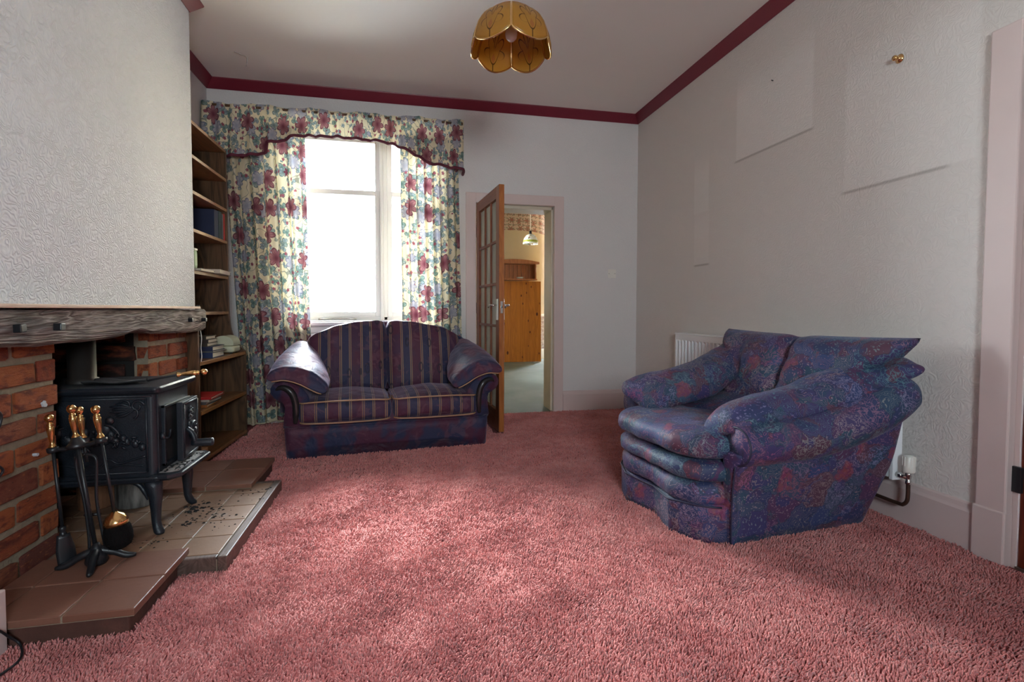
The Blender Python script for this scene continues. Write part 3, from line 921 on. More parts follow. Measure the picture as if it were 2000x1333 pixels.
# ------------------------------------------------------------------ brick fireplace
def brick_meshes(k, mat):
    out = []
    for i in range(k):
        rnd = random.Random(100 + i); bm = bmesh.new(); bmesh.ops.create_cube(bm, size=1.0)
        bmesh.ops.bevel(bm, geom=list(bm.edges), offset=.055, segments=1, affect='EDGES')
        for v in bm.verts: v.co += Vector((rnd.uniform(-.025, .025), rnd.uniform(-.018, .018), rnd.uniform(-.035, .035)))
        me = bpy.data.meshes.new('brick'); bm.to_mesh(me); bm.free(); me.materials.append(mat); out.append(me)
    return out


FY0, FY1, JY1 = 2.26, 2.97, 3.452            # fire opening and end of the far jamb
fp = thing('wall_fireplace', 'red brick fireplace with wide mortar joints around the black stove', None, (XC, 2.6, 0), kind='structure')
mb = MB(); mb.box(X_LEFT - .25, XC - .012, YC0, FY0 - .012, 0, .93); mb.build('mortar_pier', MORTAR, fp)
mb = MB(); mb.box(X_LEFT + .001, XC - .012, FY1 + .012, JY1 - .006, 0, .93); mb.build('mortar_pier', MORTAR, fp)
mb = MB(); mb.box(-1.93, -1.86, FY0 - .1, FY1 + .1, 0, 1.3); mb.box(-1.9, X_LEFT - .0, FY1 + .012, FY1 + .1, 0, 1.3); mb.box(-1.9, X_LEFT, FY0 - .1, FY0 - .012, 0, 1.3)
mb.box(-1.93, XC - .02, FY0 - .1, FY1 + .1, 1.3, 1.34)
mb.build('recess_lining', SOOT, fp)
BM_, BMS = brick_meshes(7, BRICK), brick_meshes(6, BRICKS)
CH = .0955                                    # course height


def brick(mats, c, size, rot=0.):
    me = random.choice(mats); o = bpy.data.objects.new('brick', me); COL.objects.link(o); o.parent = fp
    o.location = Vector(c) - Vector(fp.location); o.scale = size
    o.rotation_euler = (random.uniform(-.012, .012), random.uniform(-.01, .01), rot + random.uniform(-.012, .012))


def face_x(y0, y1, start, mats, flip):
    """courses on the room face; bricks run along y. The joint pattern starts at y1 (flip) or y0"""
    z = .055; k = 0
    while z + CH < .95:
        first = .115 if (k + start) % 2 else .228
        segs = []; p = 0.; L = y1 - y0; n = 0
        while p < L - .02:
            q = min(first if n == 0 else .228, L - p)
            if L - p - q < .05: q = L - p
            segs.append((p, q)); p += q; n += 1
        for p, q in segs:
            c = (y1 - p - q / 2) if flip else (y0 + p + q / 2)
            j = .021
            brick(mats, (XC - .032 + random.uniform(-.004, .005), c, z + CH / 2), (.06, q - j + random.uniform(-.006, .004), CH - .022 + random.uniform(-.008, .004)))
        z += CH; k += 1


face_x(YC0 + .02, FY0, 0, BM_, True)
face_x(FY1, JY1, 1, BM_, False)
z = .055; k = 0
while z + CH < 1.25:                          # sooty reveal of the far jamb, facing the stove
    p = 0.115 if k % 2 else .0
    xs = XC - .062 - (0 if k % 2 else .05)
    while xs > -1.80:
        brick(BMS, (xs - .107, FY1 + .02, z + CH / 2), (.206, .05, CH - .016)); xs -= .222
    z += CH; k += 1

MB().box(X_LEFT + .002, XC - .075, FY1 + .0105, FY1 + .0125, .05, .93).build('soot_coat', SOOT, fp)
splash = simple('old_white_paint', (.55, .57, .60), .7)
for yy, zz, r_ in ((2.167, .650, .013), (2.122, .476, .007)):
    rnd = random.Random(int(yy * 1000)); pl = [(yy + r_ * (.55 + .6 * rnd.random()) * math.cos(2 * PI * k / 14), zz + r_ * (.55 + .6 * rnd.random()) * math.sin(2 * PI * k / 14)) for k in range(14)]
    MB().prism(pl, 'x', XC - .01, XC + .0085).build('paint_splash', splash, fp)
# cut the room's left wall for the fire recess: the wall is built as four blocks around it
old = bpy.data.objects['wall_left']; bpy.data.objects.remove(old)
w = MB(); w.box(X_LEFT - .2, X_LEFT, Y_F, FY0 - .012, 0, Z_CEIL); w.box(X_LEFT - .2, X_LEFT, FY1 + .1, YB, 0, Z_CEIL); w.box(X_LEFT - .2, X_LEFT, FY0 - .012, FY1 + .1, 1.3, Z_CEIL)
struct('wall_left', w, WALL)


def beam():
    t = thing('mantel_beam', 'rough grey oak mantel beam with square iron pegs', 'mantel', (-1.2, 2.6, .87))
    bx = [1.60, 1.825, 1.948, 1.997, 2.067, 2.27, 2.411, 2.5, 2.564, 2.62, 2.678, 2.74, 2.801, 2.9, 3.041, 3.243, 3.40, 3.468]
    bz = [.882, .883, .877, .872, .874, .871, .875, .879, .885, .893, .898, .890, .879, .875, .872, .866, .869, .872]
    rings = []; N = 110
    for i in range(N + 1):
        y = lerp(1.60, 3.47, i / N); zb = ipol(bx, bz, y) ; zt = 1.0 + .003 * math.sin(y * 9)
        xf = -1.20 + .006 * mnoise.noise(Vector((y * 3, 0, 0)))
        ring = []
        for (x, z) in ((-1.45, zt), (-1.30, zt), (xf - .012, zt), (xf - .002, zt - .010), (xf, zt - .035), (xf + .002, (zt + zb) / 2 + .03), (xf + .001, (zt + zb) / 2), (xf, zb + .04), (xf - .004, zb + .012), (xf - .02, zb), (-1.30, zb + .004), (-1.45, zb + .01)):
            n = mnoise.fractal(Vector((x * 9, y * 3, z * 26)), 1, 2, 3)
            e = .0035 if x > -1.25 else 0
            if abs(y - 2.06) < .14 and x > -1.25: e = .007
            ring.append((x + n * e, y, z + n * e * .6))
        rings.append(ring)
    MB().loft(rings).build('beam', BEAM, t, smooth=False)
    MB().box(-1.302, -1.185, 1.60, 3.345, 1.003, 1.017).build('ledge_strip', LEDGE, t, bevel=.003)
    for y, z, a, s_ in ((1.89, .939, .1, .013), (2.08, .937, -.08, .013), (3.204, .94, .2, .011), (3.406, .937, .0, .011)):
        o = MB().box(-.02, .024, -s_, s_, -s_, s_).build('iron_peg', BLACKM, None, bevel=.003)
        o.parent = t; o.location = (0, y - 2.6, z - .87); o.rotation_euler = (a, 0, 0)


beam()


# ------------------------------------------------------------------ hearth
def hearth():
    t = thing('tiled_hearth', 'quarry tiled hearth in three overlapping slabs under the stove', 'hearth', (-1.0, 2.55, 0))
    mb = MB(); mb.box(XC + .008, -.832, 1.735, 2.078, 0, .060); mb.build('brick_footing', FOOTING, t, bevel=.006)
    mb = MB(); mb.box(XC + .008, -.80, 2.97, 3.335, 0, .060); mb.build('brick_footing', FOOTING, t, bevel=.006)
    MB().box(XC + .012, -.70, 2.082, 2.962, 0, .050).build('concrete_bed', MORTAR, t)
    MB().box(-1.855, XC + .012, FY0 + .004, FY1 - .02, 0, .050).build('concrete_bed', MORTAR, t)
    # timber edging round the middle slab
    MB().box(-.700, -.665, 2.080, 2.965, 0, .0625).build('edging_board', EDGING, t, bevel=.004)
    MB().box(XC + .012, -.702, 2.080, 2.108, 0, .0615).build('edging_board', EDGING, t, bevel=.004)
    MB().box(XC + .012, -.702, 2.937, 2.965, 0, .0615).build('edging_board', EDGING, t, bevel=.004)

    def tile(x0, x1, y0, y1, z0, z1, mat, g=.0022):
        o = MB().box(-.5, .5, -.5, .5, -.5, .5)
        bm = None
        o = o.build('tile', mat, t, world=False)
        o.location = Vector(((x0 + x1) / 2, (y0 + y1) / 2, (z0 + z1) / 2 + random.uniform(-.0006, .0006))) - Vector(t.location)
        for v in o.data.vertices: v.co = Vector((v.co.x * (x1 - x0 - 2 * g), v.co.y * (y1 - y0 - 2 * g), v.co.z * (z1 - z0)))
        b = o.modifiers.new('bevel', 'BEVEL'); b.width = .003; b.segments = 2
        o.rotation_euler = (random.uniform(-.003, .003), random.uniform(-.003, .003), 0)
    for xs, ys in (([-1.292, -1.20, -1.005, -.810], [1.722, 1.928, 2.132]), ([-1.292, -1.21, -1.008, -.785], [2.852, 3.13, 3.345])):
        for x0, x1 in zip(xs, xs[1:]):
            for y0, y1 in zip(ys, ys[1:]): tile(x0, x1, y0, y1, .063, .086, QTILE)
        MB().box(xs[0], xs[-1] - .004, ys[0] + .004, ys[-1] - .004, .061, .081).build('grout_bed', MORTAR, t)
    xs = [-.702 - .1535 * k for k in range(8)]; ys = [2.110, 2.28, 2.448, 2.616, 2.785, 2.936]
    for x1, x0 in zip(xs, xs[1:]):
        for y0, y1 in zip(ys, ys[1:]):
            if x0 > XC - .03: tile(x0, x1, y0, y1, .046, .0605, HTILE)
            elif y0 > FY0 - .2 and y1 < FY1 + .1: tile(x0, x1, max(y0, FY0 + .006), min(y1, FY1 - .02), .046, .0605, HTILE)
    MB().box(XC + .012, -.703, 2.11, 2.935, .045, .0575).build('grout_bed', MORTAR, t)
    # spilt ash and coal crumbs
    mb = MB(); rnd = random.Random(5)
    spots = [(-.93, 2.52, .10, 45, .005), (-.96, 2.62, .045, 34, .009), (-.93, 2.44, .03, 16, .008), (-.86, 2.56, .08, 26, .006), (-.76, 2.74, .10, 22, .005), (-.79, 2.45, .09, 20, .005), (-.70, 2.83, .012, 6, .008), (-.99, 2.28, .04, 12, .005)]
    for cx, cy, sp_, n, sz in spots:
        for _ in range(n):
            x = cx + rnd.gauss(0, sp_ * .6); y = cy + rnd.gauss(0, sp_ * .8)
            if x > -.675 or y < 2.1 or y > 2.93: continue
            s_ = sz * rnd.uniform(.3, 1.2); a = rnd.uniform(0, 6.3)
            c_, n_ = math.cos(a), math.sin(a)
            pts = [(x + (px * c_ - py * n_) * s_, y + (px * n_ + py * c_) * s_ * .8, .0608 + pz * s_ * .6) for px, py, pz in ((-1, -.6, 0), (1, -.7, 0), (.9, .6, 0), (-.8, .7, 0), (-.5, -.3, 1), (.5, -.2, .8), (.4, .3, 1), (-.4, .4, .8))]
            mb.add(pts, [(3, 2, 1, 0), (4, 5, 6, 7), (0, 1, 5, 4), (1, 2, 6, 5), (2, 3, 7, 6), (3, 0, 4, 7)])
    o = mb.build('ash_crumbs', COAL); tag(o, 'black crumbs of coal and ash scattered on the hearth tiles', 'ash', None, 'stuff')


hearth()


# ------------------------------------------------------------------ wood stove
def stove():
    t = thing('wood_stove', 'black cast iron wood stove with relief side and ajar door', 'stove', (-1.3, 2.52, .061))
    X0, X1, Y0, Y1, Z0, Z1 = -1.60, -1.012, 2.350, 2.695, .302, .652

    def rr(x0, x1, y0, y1, r, n=6):
        out = []
        for cx, cy, a0 in ((x1 - r, y0 + r, -90), (x1 - r, y1 - r, 0), (x0 + r, y1 - r, 90), (x0 + r, y0 + r, 180)):
            for k in range(n + 1):
                a = math.radians(a0 + 90 * k / n); out.append((cx + r * math.cos(a), cy + r * math.sin(a)))
        return out

    def slab(poly_fn, levels):
        return MB().loft([[(x, y, z) for x, y in poly_fn(i)] for i, z in levels])
    body = slab(lambda i: rr(X0, X1, Y0, Y1, .026), [(0, Z0), (0, Z1)])
    # open mouth behind the ajar door: a black panel painted as its inner shade, set proud
    body.build('body', IRON, t, smooth=False, bevel=.0)
    top = slab(lambda i: rr(X0 - .02 - i, X1 + .022 + i, Y0 - .022 - i, Y1 + .022 + i, .02 + i), [(-.010, .650), (0., .658), (.004, .668), (.004, .674), (.0, .681)])
    top.build('top_plate', IRON, t)
    base = slab(lambda i: rr(X0 - .01, X1 + .016 + i, Y0 - .016 - i, Y1 + .016 + i, .02), [(-.012, .278), (0, .286), (0.004, .300), (0.002, .306)])
    base.build('base_plate', IRON, t)
    lip = slab(lambda i: [(X1 - .02, Y0 - .012 - i), (X1 + .045, Y0 - .012 - i), (X1 + .085 + i, Y0 + .025 - i), (X1 + .085 + i, Y1 - .01 + i), (X1 + .06, Y1 + .018 + i), (X1 - .02, Y1 + .018 + i)], [(-.012, .284), (0, .292), (.004, .297), (.004, .308), (0, .312)])
    lp = lip.build('ash_lip', IRON, t)
    mb = MB(); rnd = random.Random(3)
    ash = slab(lambda i: [(X1 - .01, Y0 + .02), (X1 + .05, Y0 + .02), (X1 + .07, Y0 + .04), (X1 + .07, Y1 - .02), (X1 + .05, Y1 + .0), (X1 - .01, Y1)], [(0, .3125), (0, .3135)])
    ash.build('ash_film', simple('grey_ash', (.30, .28, .27), .95, var=.5, scale=30), lp)
    for _ in range(60):
        x = X1 + rnd.uniform(.0, .07); y = rnd.uniform(Y0 + .02, Y1 - .01); s_ = rnd.uniform(.001, .004)
        mb.box(x - s_, x + s_, y - s_ * 1.5, y + s_ * 1.5, .313, .313 + s_)
    mb.build('cinders', COAL, lp)['kind'] = 'stuff'
    # side relief panel facing the room's near end
    yr = Y0
    fr = MB(); xa, xb, za, zb = -1.555, -1.045, .325, .632
    for a, b in (((xa, za), (xb, za)), ((xb, za), (xb, zb)), ((xb, zb), (xa, zb)), ((xa, zb), (xa, za))): fr.tube([(a[0], yr, a[1]), (b[0], yr, b[1])], .0045, 6)
    fr.tube([(xa, yr, .642), (xb + .02, yr, .642)], .004, 6)
    fr.build('side_moulding', IRON, t, smooth=True)
    rl = MB()

    def curl(cx, cz, r, a0, turns, th, sg=1):
        pts = []; n = 26
        for k in range(n + 1):
            u = k / n; a = a0 + sg * turns * 2 * PI * u; q = r * (1 - .72 * u)
            pts.append((cx + q * math.cos(a), yr - .003, cz + q * math.sin(a)))
        rl.tube(pts, [th * (1 - .5 * k / n) for k in range(n + 1)], 6)
    # corner acanthus scroll
    curl(-1.075, .600, .026, .2, 1.1, .006); curl(-1.118, .606, .022, 2.6, .9, .005, -1); curl(-1.098, .578, .030, -1.2, .6, .005)
    for k in range(6):
        a = 2.6 + k * .26
        rl.tube(smoothpath([(-1.085, yr, .590), (-1.085 + .045 * math.cos(a), yr - .004, .590 + .035 * math.sin(a)), (-1.085 + (.085 + .012 * (k % 2)) * math.cos(a), yr, .588 + .045 * math.sin(a))], 8), [.004] * 4 + [.006, .007, .006, .004, .001], 6)
    # figure group: cherub on a cloud of leaves
    rn = random.Random(12)
    for cx, cz, r1, r2 in ((-1.176, .545, .017, .018), (-1.195, .508, .024, .030), (-1.215, .490, .018, .026), (-1.176, .480, .02, .028), (-1.205, .462, .03, .020), (-1.16, .462, .02, .016), (-1.232, .455, .022, .018), (-1.13, .472, .014, .014), (-1.115, .455, .012, .018), (-1.085, .445, .014, .018), (-1.26, .50, .012, .02), (-1.30, .49, .02, .03), (-1.33, .47, .024, .022), (-1.29, .455, .02, .016), (-1.36, .50, .016, .024), (-1.275, .418, .020, .021), (-1.06, .43, .012, .016)):
        rl.ell((cx, yr - .002, cz), (r1, .013, r2), 12, 8)
    for _ in range(46):
        cx = rn.uniform(-1.38, -1.06); cz = .47 - .10 * (cx + 1.22) + rn.gauss(0, .022)
        a = rn.uniform(0, 6.3); l_ = rn.uniform(.012, .028)
        rl.tube(smoothpath([(cx, yr - .004, cz), (cx + l_ * math.cos(a) * .6, yr - .011, cz + l_ * math.sin(a) * .6 + .004), (cx + l_ * math.cos(a), yr - .004, cz + l_ * math.sin(a))], 6), [.002, .004, .005, .005, .004, .003, .001], 6)
    rl.tube(smoothpath([(-1.245, yr - .004, .575), (-1.235, yr - .009, .56), (-1.222, yr - .010, .545), (-1.205, yr - .012, .53)], 10), [.002] * 3 + [.005] * 8, 6)
    rl.tube(smoothpath([(-1.262, yr - .004, .565), (-1.262, yr - .008, .535), (-1.268, yr - .010, .51), (-1.272, yr - .010, .49)], 10), [.003] * 11, 6)
    rl.tube(smoothpath([(-1.19, yr - .01, .53), (-1.165, yr - .012, .522), (-1.145, yr - .012, .50), (-1.138, yr - .01, .482)], 10), [.006] * 6 + [.004] * 5, 6)
    curl(-1.275, .418, .024, 0, 1.3, .005)
    # hills along the bottom
    for pts in ([(-1.30, .345), (-1.255, .362), (-1.22, .352), (-1.185, .384), (-1.15, .366), (-1.10, .378), (-1.05, .392)], [(-1.40, .350), (-1.34, .368), (-1.28, .348)], [(-1.20, .345), (-1.13, .360), (-1.06, .352)]):
        rl.tube(smoothpath([(x, yr - .001, z) for x, z in pts], 24), .0045, 6)
    rl.build('relief', IRON, t, smooth=True)
    # front: door frame, dark mouth and the ajar door
    xf = X1
    fm = MB(); ya, yb, zc, zd = 2.405, 2.672, .330, .590
    fm.box(xf - .002, xf + .012, ya, ya + .014, zc, zd); fm.box(xf - .002, xf + .012, yb - .012, yb, zc, zd); fm.box(xf - .002, xf + .012, ya, yb, zd - .012, zd); fm.box(xf - .002, xf + .012, ya, yb, zc, zc + .012)
    fm.tube([(xf, 2.372, .315), (xf, 2.372, .645)], .004, 6)
    fm.build('door_frame', IRON, t, bevel=.002)
    MB().box(xf - .001, xf + .0015, ya + .01, yb - .01, zc + .01, zd - .01).build('mouth', MOUTHSHADE, t)  # flat black panel, the shade of the opening put into its colour
    mb = MB().tube(smoothpath([(xf + .004, 2.400, .455), (xf + .014, 2.408, .450), (xf + .016, 2.428, .448), (xf + .014, 2.448, .462), (xf + .012, 2.455, .478)], 12), .005, 8)
    mb.ell((xf + .008, 2.396, .462), (.010, .012, .016)); mb.build('catch', IRON, t, smooth=True)
    dd = bpy.data.objects.new('door', None); COL.objects.link(dd); dd.parent = t
    dd.location = Vector((xf + .014, 2.690, .325)) - Vector(t.location); dd.rotation_euler = (0, 0, math.radians(-90 + 3.5))
    b = lambda mb, n, mat=IRON, **k: mb.build(n, mat, dd, world=False, **k)
    Wd, Hd = .200, .262
    p = MB().box(0, Wd, -.004, .022, .0, Hd); b(p, 'door_panel', bevel=.003)
    p = MB()
    for a, c in (((.012, .012), (Wd - .012, .012)), ((Wd - .012, .012), (Wd - .012, Hd - .012)), ((Wd - .012, Hd - .012), (.012, Hd - .012)), ((.012, Hd - .012), (.012, .012))): p.tube([(a[0], .022, a[1]), (c[0], .022, c[1])], .005, 6)
    b(p, 'door_moulding', smooth=True)
    p = MB()
    for k in range(26):
        a = rn.uniform(0, 6.3); q = rn.uniform(0, 1)
        p.ell((.115 + .030 * q * math.cos(a), .027, .195 + .034 * q * math.sin(a)), (.0065, .006, .0065), 8, 6)
    p.tube([(.135, .024, .16), (.128, .026, .14), (.13, .024, .125)], [.004, .006, .002], 6)
    b(p, 'grape_boss', smooth=True)
    p = MB().lathe([(.0, .022), (.043, .022), (.045, .03), (.042, .036), (.034, .036), (.032, .031), (.012, .031), (.012, .04), (0, .042)], (.088, 0, .115), 28, 'y')
    for k in range(8):
        a = k * PI / 4; p.tube([(.088 + .012 * math.cos(a), .034, .115 + .012 * math.sin(a)), (.088 + .034 * math.cos(a), .034, .115 + .034 * math.sin(a))], .003, 6)
    b(p, 'air_vent', smooth=True)
    p = MB().tube(smoothpath([(.155, .022, .135), (.158, .04, .120), (.160, .052, .095), (.16, .055, .075)], 10), .011, 10); b(p, 'latch', smooth=True)
    p = MB().lathe([(0, .04), (.0145, .042), (.0175, .06), (.0185, .12), (.0175, .128), (0, .130)], (.155, 0, .068), 16, 'y'); b(p, 'handle', smooth=True)
    for z in (.50, .36): MB().lathe([(.008, .0), (.011, .004), (.011, .034), (.008, .038)], (xf + .016, 2.700, z), 12).build('hinge', IRON, t, smooth=True)
    # cabriole legs
    for sx, sy, px, py in ((1, -1, -1.035, 2.372), (1, 1, -1.035, 2.672), (-1, -1, -1.56, 2.372), (-1, 1, -1.56, 2.672)):
        rings = []
        for u, off, wx in ((0, 0, .034), (.12, .004, .031), (.3, .012, .025), (.55, .012, .020), (.78, .012, .017), (.9, .019, .018), (.96, .027, .020), (1.0, .030, .016)):
            z = lerp(.284, .0615, u); cx, cy = px + sx * off, py + sy * off * .7
            rings.append([(cx + wx * math.cos(a) * (1.0), cy + wx * math.sin(a), z) for a in [2 * PI * k / 12 for k in range(12)]])
        l_ = MB().loft(rings)
        l_.tube(smoothpath([(px - sx * .085, py, .282), (px - sx * .055, py, .268), (px - sx * .034, py, .238), (px - sx * .022, py, .20)], 10), [.010] * 8 + [.007, .005, .003], 6)
        l_.build('leg', IRON, t, smooth=True)
    MB().lathe([(.058, .68), (.058, .70), (.050, .702), (.050, 1.29)], (-1.370, 2.535, 0), 28, caps=False).build('flue_pipe', PIPEM, t, smooth=True)


stove()


# ------------------------------------------------------------------ ash shovel lying on the stove
def brass_handle(mb, M_):
    prof = [(0, .118), (.007, .117), (.0125, .111), (.0145, .103), (.0125, .095), (.008, .090), (.0065, .086), (.0095, .083), (.0105, .078), (.009, .0755), (.0115, .073), (.0120, .066), (.0115, .055), (.009, .034), (.0065, .018), (.0075, .012), (.012, .004), (.0125, 0.), (0, 0)]
    tmp = MB().lathe(prof, (0, 0, 0), 18)
    mb.add([M_ @ Vector(p) for p in tmp.v], tmp.f)


def zto(p, d):
    d = Vector(d).normalized(); return Matrix.Translation(Vector(p)) @ Vector((0, 0, 1)).rotation_difference(d).to_matrix().to_4x4()


t = thing('ash_shovel', 'ash shovel with brass handle lying across the top of the stove', 'shovel', (-1.15, 2.50, .682))
mb = MB()
path = smoothpath([(-1.09, 2.47, .690), (-1.05, 2.47, .699), (-.975, 2.485, .712)], 10)
mb.tube(path, .0045, 8).build('shaft', BLACKM, t, smooth=True)
mb = MB(); brass_handle(mb, zto((-.980, 2.484, .711), (.985, .12, .09))); mb.build('handle', BRASS, t, smooth=True)
mb = MB()
def pan(a, b):
    x = lerp(-1.315, -1.09, a); wv = .052 * (1 - max(0, (a - .7) / .3) ** 2 * .8); y = 2.47 + (b - .5) * 2 * wv
    e = abs(b - .5) * 2
    return (x, y, .6835 + .014 * e ** 4 * (1 - .3 * a) + .005 * max(0, (a - .8) / .2) + .004 * math.sin(a * 9) * e)
mb.grid(pan, 24, 12)
o = mb.build('blade', simple('worn_steel_sheet', (.16, .15, .15), .45, .7, var=.3), t, smooth=True); s_ = o.modifiers.new('solid', 'SOLIDIFY'); s_.thickness = .0015

# logs behind the stove legs
def log(name, label, c, r, h, mat, tilt=0., seed=1):
    rings = []; n = 26
    for j in range(5):
        rings.append([(r * (1 + .09 * mnoise.noise(Vector((math.cos(2 * PI * k / n) * 2, math.sin(2 * PI * k / n) * 2, seed)))) * math.cos(2 * PI * k / n), r * (1 + .09 * mnoise.noise(Vector((math.cos(2 * PI * k / n) * 2, math.sin(2 * PI * k / n) * 2, seed)))) * math.sin(2 * PI * k / n), h * j / 4) for k in range(n)])
    o = MB().loft(rings).build(name, mat, None, smooth=False, bevel=.006); o.location = c; o.rotation_euler = (tilt, 0, .4)
    return tag(o, label, 'log', 'logs under the stove')


log('log', 'grey barked log standing under the stove nearest its front leg', (-1.27, 2.74, .0615), .082, .19, BARK, 0, 3)
log('log', 'reddish split log behind the hearth brush', (-1.44, 2.745, .0615), .072, .17, BARKR, 0, 8)
log('log', 'dark reddish log beside the brick pier under the stove', (-1.53, 2.47, .0615), .062, .14, BARKR, 0, 15)


# ------------------------------------------------------------------ fireside companion set (it leans a little towards the bricks)
def companion():
    bz = .087
    top = Vector((-1.135, 2.06, .524)); bot = Vector((-1.085, 2.06, bz))
    t = thing('companion_stand', 'black fireside tool stand with brass handle on the near hearth', 'stand', (-1.085, 2.06, bz))
    mb = MB()
    for k in range(4):
        a = PI / 4 + k * PI / 2 - .5
        mb.tube(smoothpath([(bot.x, bot.y, bz + .050), (bot.x + .045 * math.cos(a), bot.y + .045 * math.sin(a), bz + .035), (bot.x + .085 * math.cos(a), bot.y + .085 * math.sin(a), bz + .012), (bot.x + .115 * math.cos(a), bot.y + .115 * math.sin(a), bz + .008)], 12), [.014] * 5 + [.012] * 4 + [.011, .010, .008, .006], 8)
    mb.lathe([(.03, 0), (.035, .01), (.03, .035), (.016, .06), (.009, .075)], (bot.x, bot.y, bz), 16)
    mb.build('base', BLACKM, t, smooth=True)
    MB().tube([bot + Vector((0, 0, .04)), top], .0075, 10).build('pole', BLACKM, t, smooth=True)
    axis = (top - bot).normalized()
    mb = MB()
    tmp = MB().lathe([(.010, -.02), (.030, -.012), (.034, -.006), (.024, .004), (.016, .018), (.013, .024), (0, .024)], (0, 0, 0), 20); M_ = zto(top, axis); mb.add([M_ @ Vector(p) for p in tmp.v], tmp.f)
    hooks = [Vector((-1.206, 2.055, .510)), Vector((-1.058, 2.055, .536)), Vector((-1.150, 2.125, .522)), Vector((-1.12, 1.995, .515))]
    for h in hooks[:3]:
        d = (h - top); mb.tube(smoothpath([top + Vector((0, 0, -.004)), top + d * .5 + Vector((0, 0, -.010)), h], 8), [.012, .011, .009, .008, .008, .008, .008, .009, .009], 8)
        tmp = MB().lathe([(0, -.012), (.016, -.012), (.018, -.006), (.018, .004), (.014, .006), (0, .006)], (0, 0, 0), 16); M_ = zto(h, axis); mb.add([M_ @ Vector(p) for p in tmp.v], tmp.f)
    mb.build('hanger', BLACKM, t, smooth=True)
    mb = MB(); brass_handle(mb, zto(top + axis * .022, axis)); mb.build('handle', BRASS, t, smooth=True)
    # tools
    def rod(name, label, cat, h, foot, r=.0055):
        q = thing(name, label, cat, h, 0, 'fireside tools'); ax = (h - foot).normalized()
        m_ = MB(); brass_handle(m_, zto(h + ax * .006, ax)); m_.build('handle', BRASS, q, smooth=True)
        MB().tube([h, foot], r, 8).build('shaft', BLACKM, q, smooth=True)
        return q, ax
    f = Vector((-1.183, 2.055, .20)); q, ax = rod('hearth_shovel', 'fireside shovel hanging nearest the brick pier', 'shovel', hooks[0], f)
    mb = MB()
    tmp = MB().lathe([(.007, 0.), (.010, .004), (.010, .014), (.007, .018), (.010, .024), (.010, .034), (.007, .038)], (0, 0, 0), 14); M_ = zto(f - ax * .005, ax); mb.add([M_ @ Vector(p) for p in tmp.v], tmp.f)
    mb.build('ferrule', BLACKM, q, smooth=True)
    def pan2(a, b):
        z = lerp(.205, .098, a); w_ = .020 + .010 * min(1, a * 2)
        return (-1.183 + (.205 - z) * .11 + (b - .5) * 2 * w_ * .55, 2.055 + (b - .5) * 2 * w_ * .8 + .0, z + .0)
    o = MB().grid(lambda a, b: (pan2(a, b)[0] + .012 * (1 - (2 * b - 1) ** 2), pan2(a, b)[1], pan2(a, b)[2]), 8, 8).build('blade', BLACKM, q, smooth=True); s_ = o.modifiers.new('solid', 'SOLIDIFY'); s_.thickness = .003
    f = Vector((-1.022, 2.055, .262)); q, ax = rod('hearth_brush', 'hearth brush with a brass dome and black bristles', 'brush', hooks[1], f)
    tmp = MB().lathe([(0, .012), (.008, .012), (.014, .006), (.028, -.004), (.037, -.022), (.039, -.036), (.036, -.036)], (0, 0, 0), 24); M_ = zto(f, ax)
    MB().add([M_ @ Vector(p) for p in tmp.v], tmp.f).build('dome', BRASS, q, smooth=True)
    mb = MB(); rn = random.Random(4)
    tmp = MB().lathe([(.034, -.030), (.041, -.05), (.044, -.075), (.042, -.098), (.034, -.115), (.018, -.124), (0, -.126)], (0, 0, 0), 24); mb.add([M_ @ Vector(p) for p in tmp.v], tmp.f)
    for _ in range(420):
        a = rn.uniform(0, 6.3); z0 = rn.uniform(-.112, -.035); r0 = .040
        l_ = rn.uniform(.006, .016); p0 = Vector((r0 * math.cos(a), r0 * math.sin(a), z0)); p1 = p0 + Vector((math.cos(a) * l_, math.sin(a) * l_, -l_ * rn.uniform(-.2, 1.2)))
        sd = Vector((-math.sin(a), math.cos(a), 0)) * .0006
        mb.add([M_ @ (p0 - sd), M_ @ (p0 + sd), M_ @ p1], [(0, 1, 2)])
    o = mb.build('bristles', BRISTLE, q, fix=False); o['kind'] = 'stuff'
    h = hooks[2]; q, ax = rod('fire_tongs', 'fire tongs with brass handle hanging behind the stand', 'tongs', h, Vector((-1.140, 2.122, .44)))
    for sx in (-1, 1):
        MB().tube(smoothpath([(-1.143, 2.122, .47), (-1.141 + sx * .030, 2.12, .455), (-1.139 + sx * .030, 2.12, .40), (-1.130 + sx * .020, 2.118, .30), (-1.115 + sx * .022, 2.115, .18), (-1.108 + sx * .026, 2.112, .12)], 24), .0055, 8).build('arm', BLACKM, q, smooth=True)
    MB().tube([(-1.15, 2.118, .245), (-1.10, 2.118, .245)], .006, 8).build('pivot', BLACKM, q, smooth=True)


companion()


